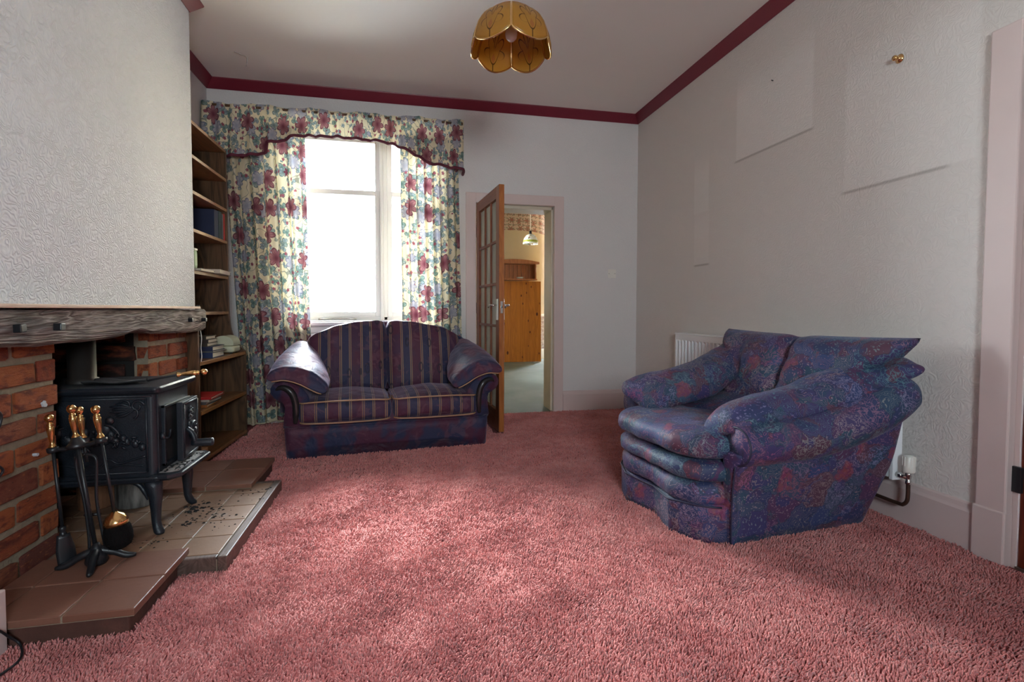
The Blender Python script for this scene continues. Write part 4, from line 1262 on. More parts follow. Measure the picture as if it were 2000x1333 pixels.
# ------------------------------------------------------------------ bookcase
def bookcase():
    t = thing('bookcase', 'tall dark oak bookcase with a deeper base beside the chimney', 'bookcase', (-1.42, 3.9, 0))
    xb = X_LEFT + .012
    curve = [(-1.215, 0), (-1.215, .675), (-1.230, .690), (-1.248, .708), (-1.266, .730), (-1.281, .756), (-1.297, .788), (-1.309, .820), (-1.318, .862), (-1.323, .915), (-1.328, 1.0), (-1.330, 2.217)]
    MB().prism([(xb, 0)] + curve + [(xb, 2.217)], 'y', 4.300, 4.322).build('side_panel', OAKD, t, bevel=.002)
    MB().prism([(xb, 0)] + [(-1.243, 0), (-1.243, .872), (-1.30, .874), (-1.30, .925), (xb, .925)], 'y', 3.456, 3.478).build('side_panel', OAKD, t, bevel=.002)
    MB().box(xb, -1.330, 3.582, 3.604, .935, 2.217).build('side_panel', OAKD, t, bevel=.002)
    mb = MB(); mb.box(xb - .008, xb + .004, 3.456, 4.322, 0, .925); mb.box(xb - .008, xb + .004, 3.582, 4.322, .925, 2.217); mb.build('back_panel', OAKD, t)
    for z in (2.217, 1.999, 1.769, 1.523, 1.252, .983):
        s_ = MB().box(xb, -1.336, 3.604, 4.300, z - .020, z).build('shelf', OAKL, t)
        MB().box(-1.336, -1.329, 3.604, 4.300, z - .021, z + .001).build('edge_strip', OAKE, s_, bevel=.002)
    for z in (.671, .359, .054):
        s_ = MB().prism([(xb, 3.478), (-1.248, 3.478), (-1.222, 4.300), (xb, 4.300)], 'z', z - .022, z).build('shelf', OAKL, t)
        MB().prism([(-1.248, 3.478), (-1.240, 3.478), (-1.214, 4.300), (-1.222, 4.300)], 'z', z - .023, z + .001).build('edge_strip', OAKE, s_, bevel=.002)
    MB().box(-1.275, -1.262, 3.478, 4.300, 0, .032).build('plinth', OAKD, t)


bookcase()


def book(label, x0, x1, y0, y1, z0, mat, th, spine='y', rz=0., pages=True, group=None, cat='book', stand=False):
    """flat book: covers and spine of one cloth, pages inside. spine on the near (y0) side"""
    cx, cy = (x0 + x1) / 2, (y0 + y1) / 2
    t = thing('book', label, cat, (cx, cy, z0), rz, group)
    hx, hy = (x1 - x0) / 2, (y1 - y0) / 2; c = min(.003, th * .15)
    mb = MB(); mb.box(-hx, hx, -hy, hy, 0, c); mb.box(-hx, hx, -hy, hy, th - c, th); mb.box(-hx, hx, -hy, -hy + .004, c, th - c)
    mb.build('cover', mat, t, world=False)
    MB().box(-hx + .004, hx - .006, -hy + .004, hy - .006, c, th - c).build('pages', PAGES, t, world=False)
    return t


zs = .672
y0 = 3.50
stack = [('thick navy dictionary at the bottom of the stack by the cream telephone', 'blue', .036, -1.50, -1.262, 3.74, 3.99, .02),
         ('thin grey folder lying on the thick navy dictionary', 'grey', .010, -1.50, -1.255, 3.75, 4.00, -.03),
         ('navy ring binder in the middle of the stack of books', 'navy', .030, -1.52, -1.262, 3.735, 3.99, .03),
         ('olive brown book lying directly on the navy binder', 'olive', .022, -1.52, -1.290, 3.74, 3.94, .0),
         ('dark brown book second from the top of the stack', 'brown', .024, -1.52, -1.288, 3.735, 3.93, .04),
         ('grey brown book topmost of the stack under the mantel beam', 'olive', .022, -1.52, -1.295, 3.74, 3.92, -.02)]
for lab, k, th, a, b, c, d_, rz in stack:
    book(lab, a, b, c, d_, zs, BOOKS[k], th, rz=rz, group='books stacked beside the telephone'); zs += th + .0006
# magazines overhanging the lower shelf
zs = .3605
for lab, k, th, b, rz in (('orange backed magazine at the bottom of the small pile', 'orange', .012, -1.235, .05), ('grey magazine in the middle of the small pile', 'grey', .012, -1.225, -.04), ('white edged brown magazine second in the small pile', 'cream', .009, -1.222, .05), ('bright red magazine on top of the small pile', 'red', .010, -1.205, .02)):
    th *= 1.5; book(lab, b - .25, b - .03, 3.615, 3.88, zs, BOOKS[k], th, rz=rz, group='magazines on the low shelf'); zs += th + .0006


def upright(label, x0, x1, y0, y1, z0, h, mat, group='books standing on the upper shelf'):
    t = thing('book', label, 'book', ((x0 + x1) / 2, (y0 + y1) / 2, z0), 0, group)
    hx, hy = (x1 - x0) / 2, (y1 - y0) / 2
    mb = MB(); mb.box(-hx, hx, -hy, -hy + .003, 0, h); mb.box(-hx, hx, hy - .003, hy, 0, h); mb.box(hx - .003, hx, -hy + .003, hy - .003, 0, h)
    mb.build('cover', mat, t, world=False, bevel=.0008); MB().box(-hx + .004, hx - .003, -hy + .003, hy - .003, .003, h - .004).build('pages', PAGES, t, world=False)


upright('tall red book standing at the far end of the upper shelf', -1.56, -1.342, 4.270, 4.293, 1.5235, .205, BOOKS['red'])
upright('slim grey book standing next to the red book', -1.56, -1.345, 4.252, 4.268, 1.5235, .200, BOOKS['grey'])
upright('large dark teal album standing beside the slim grey book', -1.58, -1.350, 4.185, 4.250, 1.5235, .212, BOOKS['teal'])
upright('dark teal box file standing left of the teal album', -1.58, -1.352, 4.10, 4.183, 1.5235, .208, BOOKS['navy'])
o = book('pale paperback lying at the edge of a shelf by the curtain', -1.47, -1.275, 3.93, 4.22, 1.2545, BOOKS['cream'], .028, rz=.06)
o = book('thin leaflet lying under the pale paperback end', -1.46, -1.290, 3.68, 3.90, 1.2545, BOOKS['cream'], .014, rz=-.05)
t = thing('storage_tin', 'pale green tin standing on a shelf against the chimney', 'tin', (-1.36, 3.72, 1.2675))
MB().rbox((-1.362, 3.72, 1.3295), (.022, .028, .060), .008, 4).build('body', GREENW, t, smooth=True); MB().rbox((-1.362, 3.72, 1.396), (.024, .030, .008), .005, 4).build('lid', PLAST, t, smooth=True)

t = thing('leaflet_holder', 'small dark card standing on the shelf behind the mantel beam end', 'card', (-1.35, 3.80, .9835))
MB().prism([(3.76, .9835), (3.83, .9835), (3.775, 1.028)], 'x', -1.365, -1.345).build('card', BOOKS['grey'], t)
# cream telephone-like appliance with rounded lid
t = thing('cream_toaster', 'cream rounded plastic appliance beside the stack of books', 'appliance', (-1.312, 4.185, .672))
cx, cy, cz = -1.312, 4.185, .672
MB().rbox((cx, cy, cz + .032), (.075, .085, .026), .018, 6).build('body', CREAMP, t, smooth=True)
def lidf(a, b):
    th = PI * a; return (cx + .073 * math.cos(th), cy + (b - .5) * .165, cz + .060 + .072 * math.sin(th) ** .8)
mb = MB().grid(lidf, 18, 8); e0 = [lidf(i / 18, 0) for i in range(19)]; e1 = [lidf(i / 18, 1) for i in range(19)]
mb.add(e0, [tuple(range(19))]); mb.add(e1, [tuple(range(18, -1, -1))]); mb.add([lidf(0, 0), lidf(1, 0), lidf(1, 1), lidf(0, 1)], [(0, 1, 2, 3)])
mb.build('lid', CREAMP, t)
for dx in (-.05, .05):
    for dy in (-.06, .06): MB().lathe([(.008, 0), (.008, .008)], (cx + dx, cy + dy, cz), 10).build('foot', BLACKM, t)
o = MB().box(-1.315, -1.270, 3.60, 3.66, .055, .092).build('wood_offcut', HBLOCK, None, bevel=.003); tag(o, 'pale wooden offcut lying on the bottom shelf of the bookcase', 'offcut')
o = MB().box(-1.45, -1.32, 3.50, 3.515, .055, .235).build('white_card', BOOKS['cream'], None); tag(o, 'pale folder standing in the bottom of the bookcase', 'folder')

t = thing('pale_flex', 'thin pale flex hanging down the bookcase end under the mantel beam', 'cable', (-1.236, 3.47, .68))
MB().tube(smoothpath([(-1.238, 3.482, .868), (-1.234, 3.486, .82), (-1.239, 3.488, .76), (-1.235, 3.486, .71), (-1.238, 3.484, .674)], 24), .0028, 6).build('flex', PLAST, t, smooth=True)
# cables on the brick pier and the pale block at the hearth's near end
t = thing('black_cable', 'black cable looping out from the brick pier', 'cable', (XC, 1.93, .5))
MB().tube(smoothpath([(XC + .012, 1.70, .72), (XC + .022, 1.86, .70), (XC + .026, 1.925, .668), (XC + .024, 1.932, .635), (XC + .02, 1.905, .608), (XC + .012, 1.75, .59)], 30), .004, 8).build('loop', BLACKM, t, smooth=True)
MB().tube(smoothpath([(XC + .012, 1.70, .53), (XC + .022, 1.87, .515), (XC + .026, 1.928, .484), (XC + .022, 1.925, .462), (XC + .02, 1.88, .452), (XC + .012, 1.72, .45)], 30), .004, 8).build('loop', BLACKM, t, smooth=True)
t = thing('corner_block', 'pale painted skirting block at the near end of the hearth', 'block', (-1.19, 1.68, 0))
MB().box(-1.27, -1.133, 1.64, 1.714, 0, .190).build('block', PINKW, t, bevel=.004)
t = thing('floor_cable', 'thin dark cable curling across the pale block onto the carpet', 'cable', (-1.12, 1.66, 0))
MB().tube(smoothpath([(-1.128, 1.60, .12), (-1.126, 1.66, .10), (-1.122, 1.70, .055), (-1.10, 1.71, .02), (-1.06, 1.64, .016), (-1.08, 1.56, .016), (-1.13, 1.52, .016)], 30), .0035, 8).build('flex', BLACKM, t, smooth=True)

# ------------------------------------------------------------------ two seat sofa
def sofa():
    A = Vector((-.776, 3.563, 0)); B = Vector((.602, 3.698, 0)); O = (A + B) / 2
    t = thing('sofa', 'plum and navy striped two seat sofa with scroll arms under the window', 'sofa', O, math.atan2(B.y - A.y, B.x - A.x))
    b = lambda mb, n, mat, **k: mb.build(n, mat, t, world=False, **k)
    HW = .690; D = .80

    # plinth with arched cut-outs
    def plan(hw, y0, y1, r, n=6, m=14):
        out = []
        for cx, cy, a0 in ((hw - r, y0 + r, -90), (hw - r, y1 - r, 0), (-hw + r, y1 - r, 90), (-hw + r, y0 + r, 180)):
            for k in range(n + 1):
                a = math.radians(a0 + 90 * k / n); out.append((cx + r * math.cos(a), cy + r * math.sin(a)))
        # densify the long front edge
        res = []
        for i, p in enumerate(out):
            q = out[(i + 1) % len(out)]; res.append(p)
            if abs(p[0] - q[0]) + abs(p[1] - q[1]) > .2:
                for k in range(1, m * 2): res.append((lerp(p[0], q[0], k / (m * 2)), lerp(p[1], q[1], k / (m * 2))))
        return res
    def arch(x, y):
        if y < .04 or y > D - .04:
            e = abs(x); return .062 * min(1, max(0, (.52 - e) / .08)) ** .8 if e < .52 else 0.
        return 0.
    rings = []
    for hw, y0, z in ((HW, 0, None), (HW + .004, -.004, .08), (HW + .008, -.008, .16), (HW + .010, -.010, .212)):
        rings.append([(x, y, arch(x, y) if z is None else z) for x, y in plan(hw, y0, D, .05)])
    b(MB().loft(rings), 'plinth', SOFAP, smooth=True)
    pp = plan(HW + .011, -.011, D, .05); b(MB().tube([(x, y, .214) for x, y in pp], .0045, 6, True), 'plinth_piping', SOFAP, smooth=True)
    rings = [[(x, y, z) for x, y in plan(hw, y0, D - .01, .05)] for hw, y0, z in ((HW - .004, .0, .214), (HW + .004, -.008, .228), (HW + .002, -.004, .25), (HW - .03, .02, .30), (HW - .05, .03, .36))]
    b(MB().loft(rings), 'seat_frame', SOFAP, smooth=True)

    # arms: scroll-fronted panels
    prof = [(-.700, .225), (-.692, .30), (-.688, .355), (-.700, .385), (-.728, .402), (-.756, .422), (-.774, .450), (-.776, .482), (-.762, .508), (-.735, .524), (-.700, .530), (-.655, .524), (-.61, .500), (-.575, .470), (-.548, .435), (-.535, .40), (-.55, .225)]
    for sg in (-1, 1):
        mb = MB(); pr_ = [(sg * -x if sg > 0 else x, z) for x, z in prof] if sg > 0 else prof
        cx = sum(p[0] for p in prof) / len(prof); rings = []
        for y, k in ((-.012, .96), (-.004, .99), (.004, 1.), (.30, .99), (.60, .97), (.74, .9)):
            rings.append([((-1 if sg > 0 else 1) * (cx + (x - cx) * k), y, .38 + (z - .38) * k) for x, z in prof])
        b(MB().loft(rings), 'arm', SOFAP, smooth=True)
        S_ = lambda x: (-x if sg > 0 else x)
        wood = smoothpath([(S_(-.742), -.014, .472), (S_(-.715), -.017, .487), (S_(-.680), -.020, .482), (S_(-.648), -.022, .455), (S_(-.628), -.022, .410), (S_(-.620), -.021, .350), (S_(-.622), -.018, .290), (S_(-.626), -.014, .245)], 36)
        rad = [ipol([0, .12, .4, .8, 1], [.004, .015, .024, .021, .012], k / 36) for k in range(37)]
        b(MB().tube(wood, rad, 12), 'arm_facing', SOFAW, smooth=True)
        # overstuffed arm pad: a bowed section that rises and narrows towards the back
        secs = [(0., -.062, [(-.782, .553), (-.69, .578), (-.59, .556), (-.50, .508), (-.43, .462)], .016), (.04, -.066, [(-.786, .553), (-.69, .580), (-.59, .558), (-.50, .508), (-.428, .458)], .034), (.12, -.05, [(-.788, .556), (-.69, .585), (-.59, .564), (-.50, .512), (-.424, .458)], .047),
                (.35, .08, [(-.775, .575), (-.70, .605), (-.60, .590), (-.50, .535), (-.425, .465)], .060), (.6, .26, [(-.755, .60), (-.69, .640), (-.61, .632), (-.52, .575), (-.465, .50)], .064), (.82, .44, [(-.735, .63), (-.68, .672), (-.62, .675), (-.56, .63), (-.52, .565)], .058), (1., .60, [(-.715, .66), (-.67, .70), (-.63, .712), (-.595, .69), (-.57, .64)], .045)]
        ss = [k[0] for k in secs]; rings = []; N = 36; M = 14
        for i in range(N + 1):
            s_ = i / N; v = ipol(ss, [k[1] for k in secs], s_); T = ipol(ss, [k[3] for k in secs], s_)
            cp = smoothpath([(ipol(ss, [k[2][j][0] for k in secs], s_), ipol(ss, [k[2][j][1] for k in secs], s_), 0) for j in range(5)], M)
            up_, lo_ = [], []
            for k in range(M + 1):
                p = k / M; q = cp[k]; tn = (cp[min(k + 1, M)] - cp[max(k - 1, 0)]).normalized(); nx, nz = -tn.y, tn.x
                th = T * max(.12, 1 - abs(2 * p - 1) ** 3.5) ** .5 * (1 + .25 * p)
                wr = mnoise.fractal(Vector((q.x * 16 + sg * 9, v * 5, q.y * 4)), 1, 2, 4)
                amp = .010 * (1 if .3 < p else .5)
                up_.append((S_(q.x + nx * th), v, q.y + nz * th + amp * wr)); lo_.append((S_(q.x - nx * th), v, q.y - nz * th))
            rings.append(up_ + lo_[::-1])
        o = b(MB().loft(rings), 'arm_pad', SOFAP, smooth=True, subsurf=1)
        lip = rings[2][M + 2:2 * M + 1]
        b(MB().tube([(p[0], p[1] - .012, p[2] - .002) for p in lip], .0045, 6), 'pad_piping', PIPING, smooth=True)

    # back frame with camel top
    top = [(-.80, .60), (-.74, .645), (-.593, .765), (-.42, .850), (-.25, .902), (-.07, .914), (.05, .912), (.27, .893), (.45, .85), (.62, .780), (.74, .705), (.80, .645)]
    N = 50; rings = []
    for i in range(N + 1):
        u = lerp(-.80, .80, i / N); zt = ipol([p[0] for p in top], [p[1] for p in top], u) - .005; e = min(1, (1 - abs(u) / .80) * 10 + .35)
        zb = .20; ring = []
        for y, z in ((.60, zb), (.585, .45), (.60, zt - .06), (.615, zt - .018), (.64, zt), (.69, zt - .006), (.735, zt - .03), (.765, zt - .08), (.775, .45), (.77, zb)):
            ring.append((u, .685 + (y - .685) * e, z))
        rings.append(ring)
    b(MB().loft(rings), 'back_frame', SOFAP, smooth=True)

    # seat cushions with gold piping
    for sg in (-1, 1):
        cx = sg * .307
        def warp(q, p, sg=sg, cx=cx):
            x, y, z = q
            z += .010 * (1 - abs(p[0])) - .012 * sg * 0
            n = mnoise.fractal(Vector((x * 8 + sg * 7, y * 8, z * 6)), 1, 2, 3)
            return (x, y + .002 * n, z + .004 * n)
        o = b(MB().rbox((cx, .255, .312), (.302, .30, .075), .045, 18, (.006, .018, .030), warp), 'seat_cushion', SOFA, smooth=True, subsurf=1)
        for z in (.376, .246):
            pts = []
            for k in range(41):
                a = k / 40; x = lerp(-1, 1, a)
                yy = -.050 - .012 * (1 - x * x) + .05 * max(0, (abs(x) - .86) / .14) ** 2
                pts.append((cx + x * .300, yy + (.010 if z > .3 else .012), z + (.012 * (1 - abs(x) ** 3) if z > .3 else -.006 * (1 - abs(x) ** 3))))
            pts = [(cx - .297, .16, z - .004 if z > .3 else z)] + pts + [(cx + .297, .16, z - .004 if z > .3 else z)]
            b(MB().tube(pts, .0055, 7), 'seat_piping', PIPING, smooth=True)
    # back cushions
    for sg in (-1, 1):
        cx = sg * .298
        def warp(q, p, sg=sg, cx=cx):
            x, y, z = q; f = (p[2] + 1) / 2
            u = x
            if sg < 0: zt = ipol([-.62, -.55, -.42, -.25, -.07, 0], [.755, .80, .865, .905, .915, .905], u)
            else: zt = ipol([0, .05, .25, .45, .56, .62], [.905, .915, .898, .855, .80, .745], u)
            half = ipol([0, .5, 1], [.80, .98, 1.0], f); u2 = cx + (u - cx) * half if (u - cx) * sg > 0 else u
            z2 = lerp(.385, zt, f)
            y2 = y + .13 * f + .02 * math.sin(f * PI)
            wr = mnoise.fractal(Vector((x * 9 + 5 * sg, z2 * 10, y * 5)), 1, 2, 4); k = .005 + .026 * max(0, (f - .5) / .5)
            tuck = .015 * math.exp(-((u - cx) / .30) ** 2)
            return (u2, y2 + k * wr - tuck * f, z2 + .4 * k * wr)
        o = b(MB().rbox((cx, .455, 0), (.302, .085, .25), .075, 22, (.0, .045, .0), warp), 'back_cushion', SOFA, smooth=True, subsurf=1)
        o2 = o


sofa()


# ------------------------------------------------------------------ armchair
def armchair():
    t = thing('armchair', 'large blue and purple patchwork print armchair by the radiator', 'armchair', (1.2, 1.885, 0), math.radians(5.5))
    b = lambda mb, n, mat=CHAIR, **k: mb.build(n, mat, t, world=False, **k)
    WM = .74                                             # near + far = mirrored about .37
    # outer body, flaring outwards and backwards as it rises
    rings = []; N = 10
    for j in range(N + 1):
        q = j / N; ring = []
        def pt(d, w_, near):
            zt = lerp(.40, .62, max(0, (d - .17) / .76)); z = zt * q
            fl = ipol([0, .33, .55, .65], [0, .115, .15, .17], z) * max(0, (d - .10) / .83) + ipol([0, .33, .6], [0, .015, .02], z)
            dd = d + (.035 * min(1, z / .6)) * max(0, (d - .5) / .43)
            w2 = w_ - fl * near
            return (dd, w2, z)
        P = []
        for k in range(15): P.append(pt(lerp(.165, .88, k / 14), -.022, 1))
        for k in range(1, 6): a = PI / 2 * k / 6; P.append(pt(.88 + .04 * math.sin(a), -.022 + .04 * (1 - math.cos(a)), 1 - k / 6 * .1))
        for k in range(13): P.append(pt(.92, lerp(.018, .722, k / 12), lerp(.9, -.9, k / 12)))
        for k in range(1, 6): a = PI / 2 * k / 6; P.append(pt(.92 - .04 * (1 - math.cos(a)), .722 + .04 * math.sin(a), -1 + (6 - k) / 6 * .1))
        for k in range(15): P.append(pt(lerp(.88, .165, k / 14), .762, -1))
        for k in range(1, 8): P.append(pt(.165 - .0, lerp(.762, -.022, k / 8), 0))
        rings.append(P)
    b(MB().loft(rings), 'body', smooth=True)
    # rolled arms with round front discs
    for near in (1, 0):
        m_ = (lambda p: p) if near else (lambda p: (p[0], WM - p[1], p[2] + .035))
        path = smoothpath([(.150, -.048, .432), (.32, -.062, .440), (.52, -.088, .462), (.72, -.125, .530), (.86, -.155, .605), (.945, -.165, .675)], 40)
        rad = [ipol([0, .04, .3, .7, .9, 1], [.078, .084, .092, .098, .09, .06], k / 40) for k in range(41)]
        b(MB().tube([m_(p) for p in path], rad, 26), 'arm_roll', smooth=True)
        ring = [m_((.148, -.048 + .079 * math.cos(2 * PI * k / 32), .432 + .079 * math.sin(2 * PI * k / 32))) for k in range(32)]
        b(MB().tube(ring, .0045, 6, True), 'disc_piping', CHAIRP, smooth=True)
        # front facing under the disc
        fp_ = [(-.030, 0), (.03, 0), (.030, .36), (.012, .40), (-.085, .40), (-.062, .355), (-.040, .33)]
        fp_ = [(y if near else WM - y, z + (0 if near else (.03 if z > .3 else 0))) for y, z in fp_]
        b(MB().prism(fp_, 'x', .140, .18), 'arm_front', smooth=False, bevel=.012, seg=3)
        b(MB().tube([m_(p) for p in smoothpath([(.140, -.034, .015), (.138, -.036, .12), (.138, -.040, .24), (.142, -.048, .345)], 16)], .004, 6), 'front_piping', CHAIRP, smooth=True)
        # soft arm pillow draped on the roll
        keys = [(0, .128, .075, .470, .060, .030, 25), (.05, .140, .068, .495, .095, .052, 22), (.15, .20, .060, .520, .125, .070, 16), (.35, .37, .055, .553, .138, .078, 12), (.55, .55, .038, .590, .142, .080, 9), (.75, .75, -.012, .665, .142, .078, 4), (.90, .90, -.075, .735, .130, .056, -2), (.97, .955, -.105, .760, .125, .040, -4), (1., .982, -.125, .770, .105, .016, -4)]
        ks = [k[0] for k in keys]; rings = []; M = 44
        for i in range(M + 1):
            s_ = i / M; d, w_, z, hw, hh, ti = [ipol(ks, [k[j] for k in keys], s_) for j in range(1, 7)]
            ti = math.radians(ti); ring = []
            for k in range(30):
                a = 2 * PI * k / 30; ca, sa = math.cos(a), math.sin(a)
                px = hw * math.copysign(abs(ca) ** .8, ca); pz = hh * math.copysign(abs(sa) ** .85, sa)
                pz -= 3.2 * max(0, px - .02) ** 2 + 1.0 * max(0, -px) ** 2
                x_ = px * math.cos(ti) + pz * math.sin(ti); z_ = -px * math.sin(ti) + pz * math.cos(ti)
                wr = .013 * mnoise.fractal(Vector((d * 9 + 3 * near, px * 11, pz * 8)), 1, 2, 3)
                fr = 0 if near else max(0, (.34 - d) / .21) * max(0, -px / hw + .3)
                ring.append(m_((d + wr * .3 - .03 * fr, w_ + x_ - .05 * fr, z + z_ + wr + .012 * fr)))
            rings.append(ring)
        b(MB().loft(rings), 'arm_pillow', smooth=True, subsurf=1)

    # back pillow: winged top, pinched centre seam
    def bp(side):
        def F(a, v):
            u = a * 2 - 1
            hw = ipol([0, .35, .6, .8, .95, 1], [.36, .37, .42, .52, .570, .572], v)
            w_ = .33 + u * hw
            e = max(0, 1 - abs(u) ** 9) ** .5 * max(0, 1 - abs(2 * v - 1) ** 6) ** .5
            seam = 1 - .55 * math.exp(-((u - .0) / .07) ** 2)
            th = (.115 if side > 0 else .07) * e * seam
            d = .735 + .15 * v + .03 * abs(u) ** 2 * v
            z = lerp(.44, .872, v) + .012 * u * u * v - .012 * math.exp(-(u / .09) ** 2) * v
            wr = .015 * mnoise.fractal(Vector((w_ * 7, v * 5, side * 3)), 1, 2, 3) * e
            for cw, wd_, am in ((.70, .018, .022), (.60, .03, .014), (.02, .025, .016), (-.06, .02, .018)): wr -= am * math.exp(-((w_ - cw - .10 * (v - .5)) / wd_) ** 2) * max(0, 1 - abs(v - .55) * 2.2) * e
            wr += .006 * math.sin(w_ * 40 + 8 * v) * max(0, 1 - abs(v - .55) * 3) * e * max(0, abs(u) - .45)
            return (d - side * th + wr * -side, w_, z + wr * .4)
        return F
    mb = MB(); mb.grid(bp(1), 64, 30); mb.grid(bp(-1), 64, 30)
    o = b(mb, 'back_pillow', smooth=True, fix=True)
    bm = bmesh.new(); bm.from_mesh(o.data); bmesh.ops.remove_doubles(bm, verts=bm.verts, dist=.002); bmesh.ops.recalc_face_normals(bm, faces=bm.faces); bm.to_mesh(o.data); bm.free()
    o.data.polygons.foreach_set('use_smooth', [True] * len(o.data.polygons))
    sm_ = [bp(1)(.5, k / 30) for k in range(3, 30)]
    b(MB().tube([(p[0] + .004, p[1], p[2]) for p in sm_], .005, 6), 'centre_piping', CHAIRP, smooth=True)

    # seat and the stacked front rolls
    dF = lambda q: ipol([0, .03, .09, .25, .40, .50, .60, .75, .91, .97, 1], [.115, .07, .025, -.020, .010, .028, .012, -.016, .025, .06, .10], q)
    dS = lambda q: ipol([0, .03, .09, .2, .5, .8, .91, .97, 1], [.115, .065, .020, -.008, -.016, -.008, .02, .06, .10], q)
    def roll(name, z0, z1, w0, w1, off, back, sq=.62, seed=0., nW=56, dip=0., wave=0.):
        rings = []
        for i in range(nW + 1):
            q = i / nW; w_ = lerp(w0, w1, q); e = max(.12, (1 - abs(2 * q - 1) ** 9)) ** .5
            f = lerp(dS(q), dF(q), wave) + off; zc = (z0 + z1) / 2 - dip * math.sin(PI * q); hh = (z1 - z0) / 2 * e
            ring = []
            for k in range(24):
                a = 2 * PI * k / 24; ca, sa = math.cos(a), math.sin(a)
                hd = (back - f) / 2; cd_ = (back + f) / 2
                x = -math.copysign(abs(ca) ** .55, ca) * hd * (1 if ca < 0 else 1) ; z = hh * math.copysign(abs(sa) ** sq, sa)
                wr = .006 * mnoise.fractal(Vector((w_ * 9, z * 12 + seed, x * 8)), 1, 2, 3)
                ring.append((cd_ + x * (e if ca > 0 else 1) + wr, w_, zc + z + wr * .6))
            rings.append(ring)
        return b(MB().loft(rings), name, smooth=True)
    roll('seat_cushion', .345, .478, -.012, .752, -.030, .46, .75, 1.)
    roll('front_roll', .248, .350, -.010, .750, -.020, .40, .70, 5., wave=.25)
    roll('front_panel', .140, .262, -.006, .746, -.008, .36, .60, 9., wave=.7)
    b(MB().rbox((.46, .37, .40), (.30, .33, .055), .04, 12, (0, 0, .02)), 'seat_back', smooth=True)
    # skirt with serpentine seam
    zs_ = lambda q: .150 + .012 * math.cos(q * 2 * PI * 1.0)
    rings = []
    for z in (0.004, .03, .08, .13, 1):
        ring = []
        for i in range(57):
            q = i / 56; ring.append((dF(q) + .004 - .008 * math.sin(min(1, z) * 3 if z < 1 else .4), lerp(-.008, .748, q), zs_(q) if z == 1 else z))
        for i in range(57):
            q = 1 - i / 56; ring.append((.30, lerp(-.008, .748, q), zs_(q) if z == 1 else z))
        rings.append(ring)
    b(MB().loft(rings), 'skirt', smooth=True)
    b(MB().tube([(dF(i / 56) - .002, lerp(-.008, .748, i / 56), zs_(i / 56)) for i in range(57)], .0045, 6), 'skirt_piping', CHAIRP, smooth=True)
    sq = [(-.028 - .0, 0)]
    for k in range(9):
        pass


armchair()


# ------------------------------------------------------------------ radiator
def radiator():
    Y0r, Y1r, Z0r, Z1r, Xf = 1.90, 3.84, .215, .815, 2.205
    t = thing('radiator', 'white fluted panel radiator on the right wall behind the armchair', 'radiator', (2.25, 2.87, Z0r))
    n = 40; sp_ = (Y1r - Y0r - .04) / n; prof = []
    for k in range(n):
        y = Y0r + .02 + k * sp_
        prof += [(y, 0), (y + sp_ * .30, 0), (y + sp_ * .42, .020), (y + sp_ * .88, .020)]
    prof.append((Y1r - .02, 0))
    zs = [Z0r + .01, Z0r + .035, Z0r + .05, Z1r - .075, Z1r - .055, Z1r - .012]
    dep = [0, 0, 1, 1, 0, 0]
    mb = MB(); P = len(prof)
    v = [(Xf + p[1] * d - (0 if d else 0), p[0], z) for z, d in zip(zs, dep) for p in prof]
    f = [(j * P + i, j * P + i + 1, (j + 1) * P + i + 1, (j + 1) * P + i) for j in range(5) for i in range(P - 1)]
    mb.add(v, f); mb.build('front_panel', RADW, t)
    mb = MB(); mb.box(Xf, Xf + .05, Y0r, Y0r + .02, Z0r, Z1r - .005); mb.build('end_panel', RADW, t, bevel=.003)
    mb = MB(); mb.box(Xf, Xf + .05, Y1r - .02, Y1r, Z0r, Z1r - .005); mb.build('end_panel', RADW, t, bevel=.003)
    mb = MB(); mb.box(Xf - .004, Xf + .055, Y0r - .002, Y1r + .002, Z1r - .014, Z1r); mb.build('top_grille', RADW, t, bevel=.003)
    MB().box(Xf + .035, Xf + .05, Y0r + .02, Y1r - .02, Z0r + .01, Z1r - .02).build('back_panel', RADW, t)
    for y in (2.2, 3.5): MB().box(Xf + .05, 2.299, y, y + .04, .35, .70).build('bracket', RADW, t)
    v_ = thing('radiator_valve', 'white ridged radiator valve on a brown copper pipe', 'valve', (2.228, 1.845, .26))
    cx, cy = 2.228, 1.845
    mb = MB().lathe([(0, .348), (.017, .347), (.023, .340), (.0245, .30), (.026, .275), (.022, .268), (.0, .268)], (cx, cy, 0), 24); h = mb.build('head', PLAST, v_, smooth=True)
    for k in range(12):
        a = 2 * PI * k / 12; MB().box(.021, .0262, -.0022, .0022, .300, .340).build('ridge', PLAST, h, world=False).rotation_euler = (0, 0, a)
    for k in h.children: k.data.transform(Matrix.Rotation(k.rotation_euler[2], 4, 'Z')); k.rotation_euler = (0, 0, 0); k.location = (cx - v_.location.x, cy - v_.location.y, -v_.location.z)
    mb = MB(); mb.lathe([(.012, .268), (.014, .262), (.014, .250), (.010, .247), (.010, .232), (.0125, .230), (.0125, .215), (.008, .212)], (cx, cy, 0), 18); mb.tube([(cx, cy, .243), (cx, cy + .03, .243), (cx, cy + .055, .243)], [.010, .010, .012], 14)
    mb.build('valve_body', CHROME, v_, smooth=True)
    MB().lathe([(.014, cy + .028), (.014, cy + .042)], (cx, 0, .243), 6, 'y').build('union_nut', CHROME, v_)
    MB().tube(smoothpath([(cx, cy, .216), (cx, cy, .165), (cx, cy + .004, .135), (cx, cy + .020, .115), (cx, cy + .045, .110), (cx, cy + .2, .109), (cx + .01, cy + .6, .108), (cx + .035, cy + 1.9, .10)], 60), .0085, 12).build('pipe', simple('brown_copper_pipe', (.085, .045, .032), .4, .5, var=.3), v_, smooth=True)


radiator()


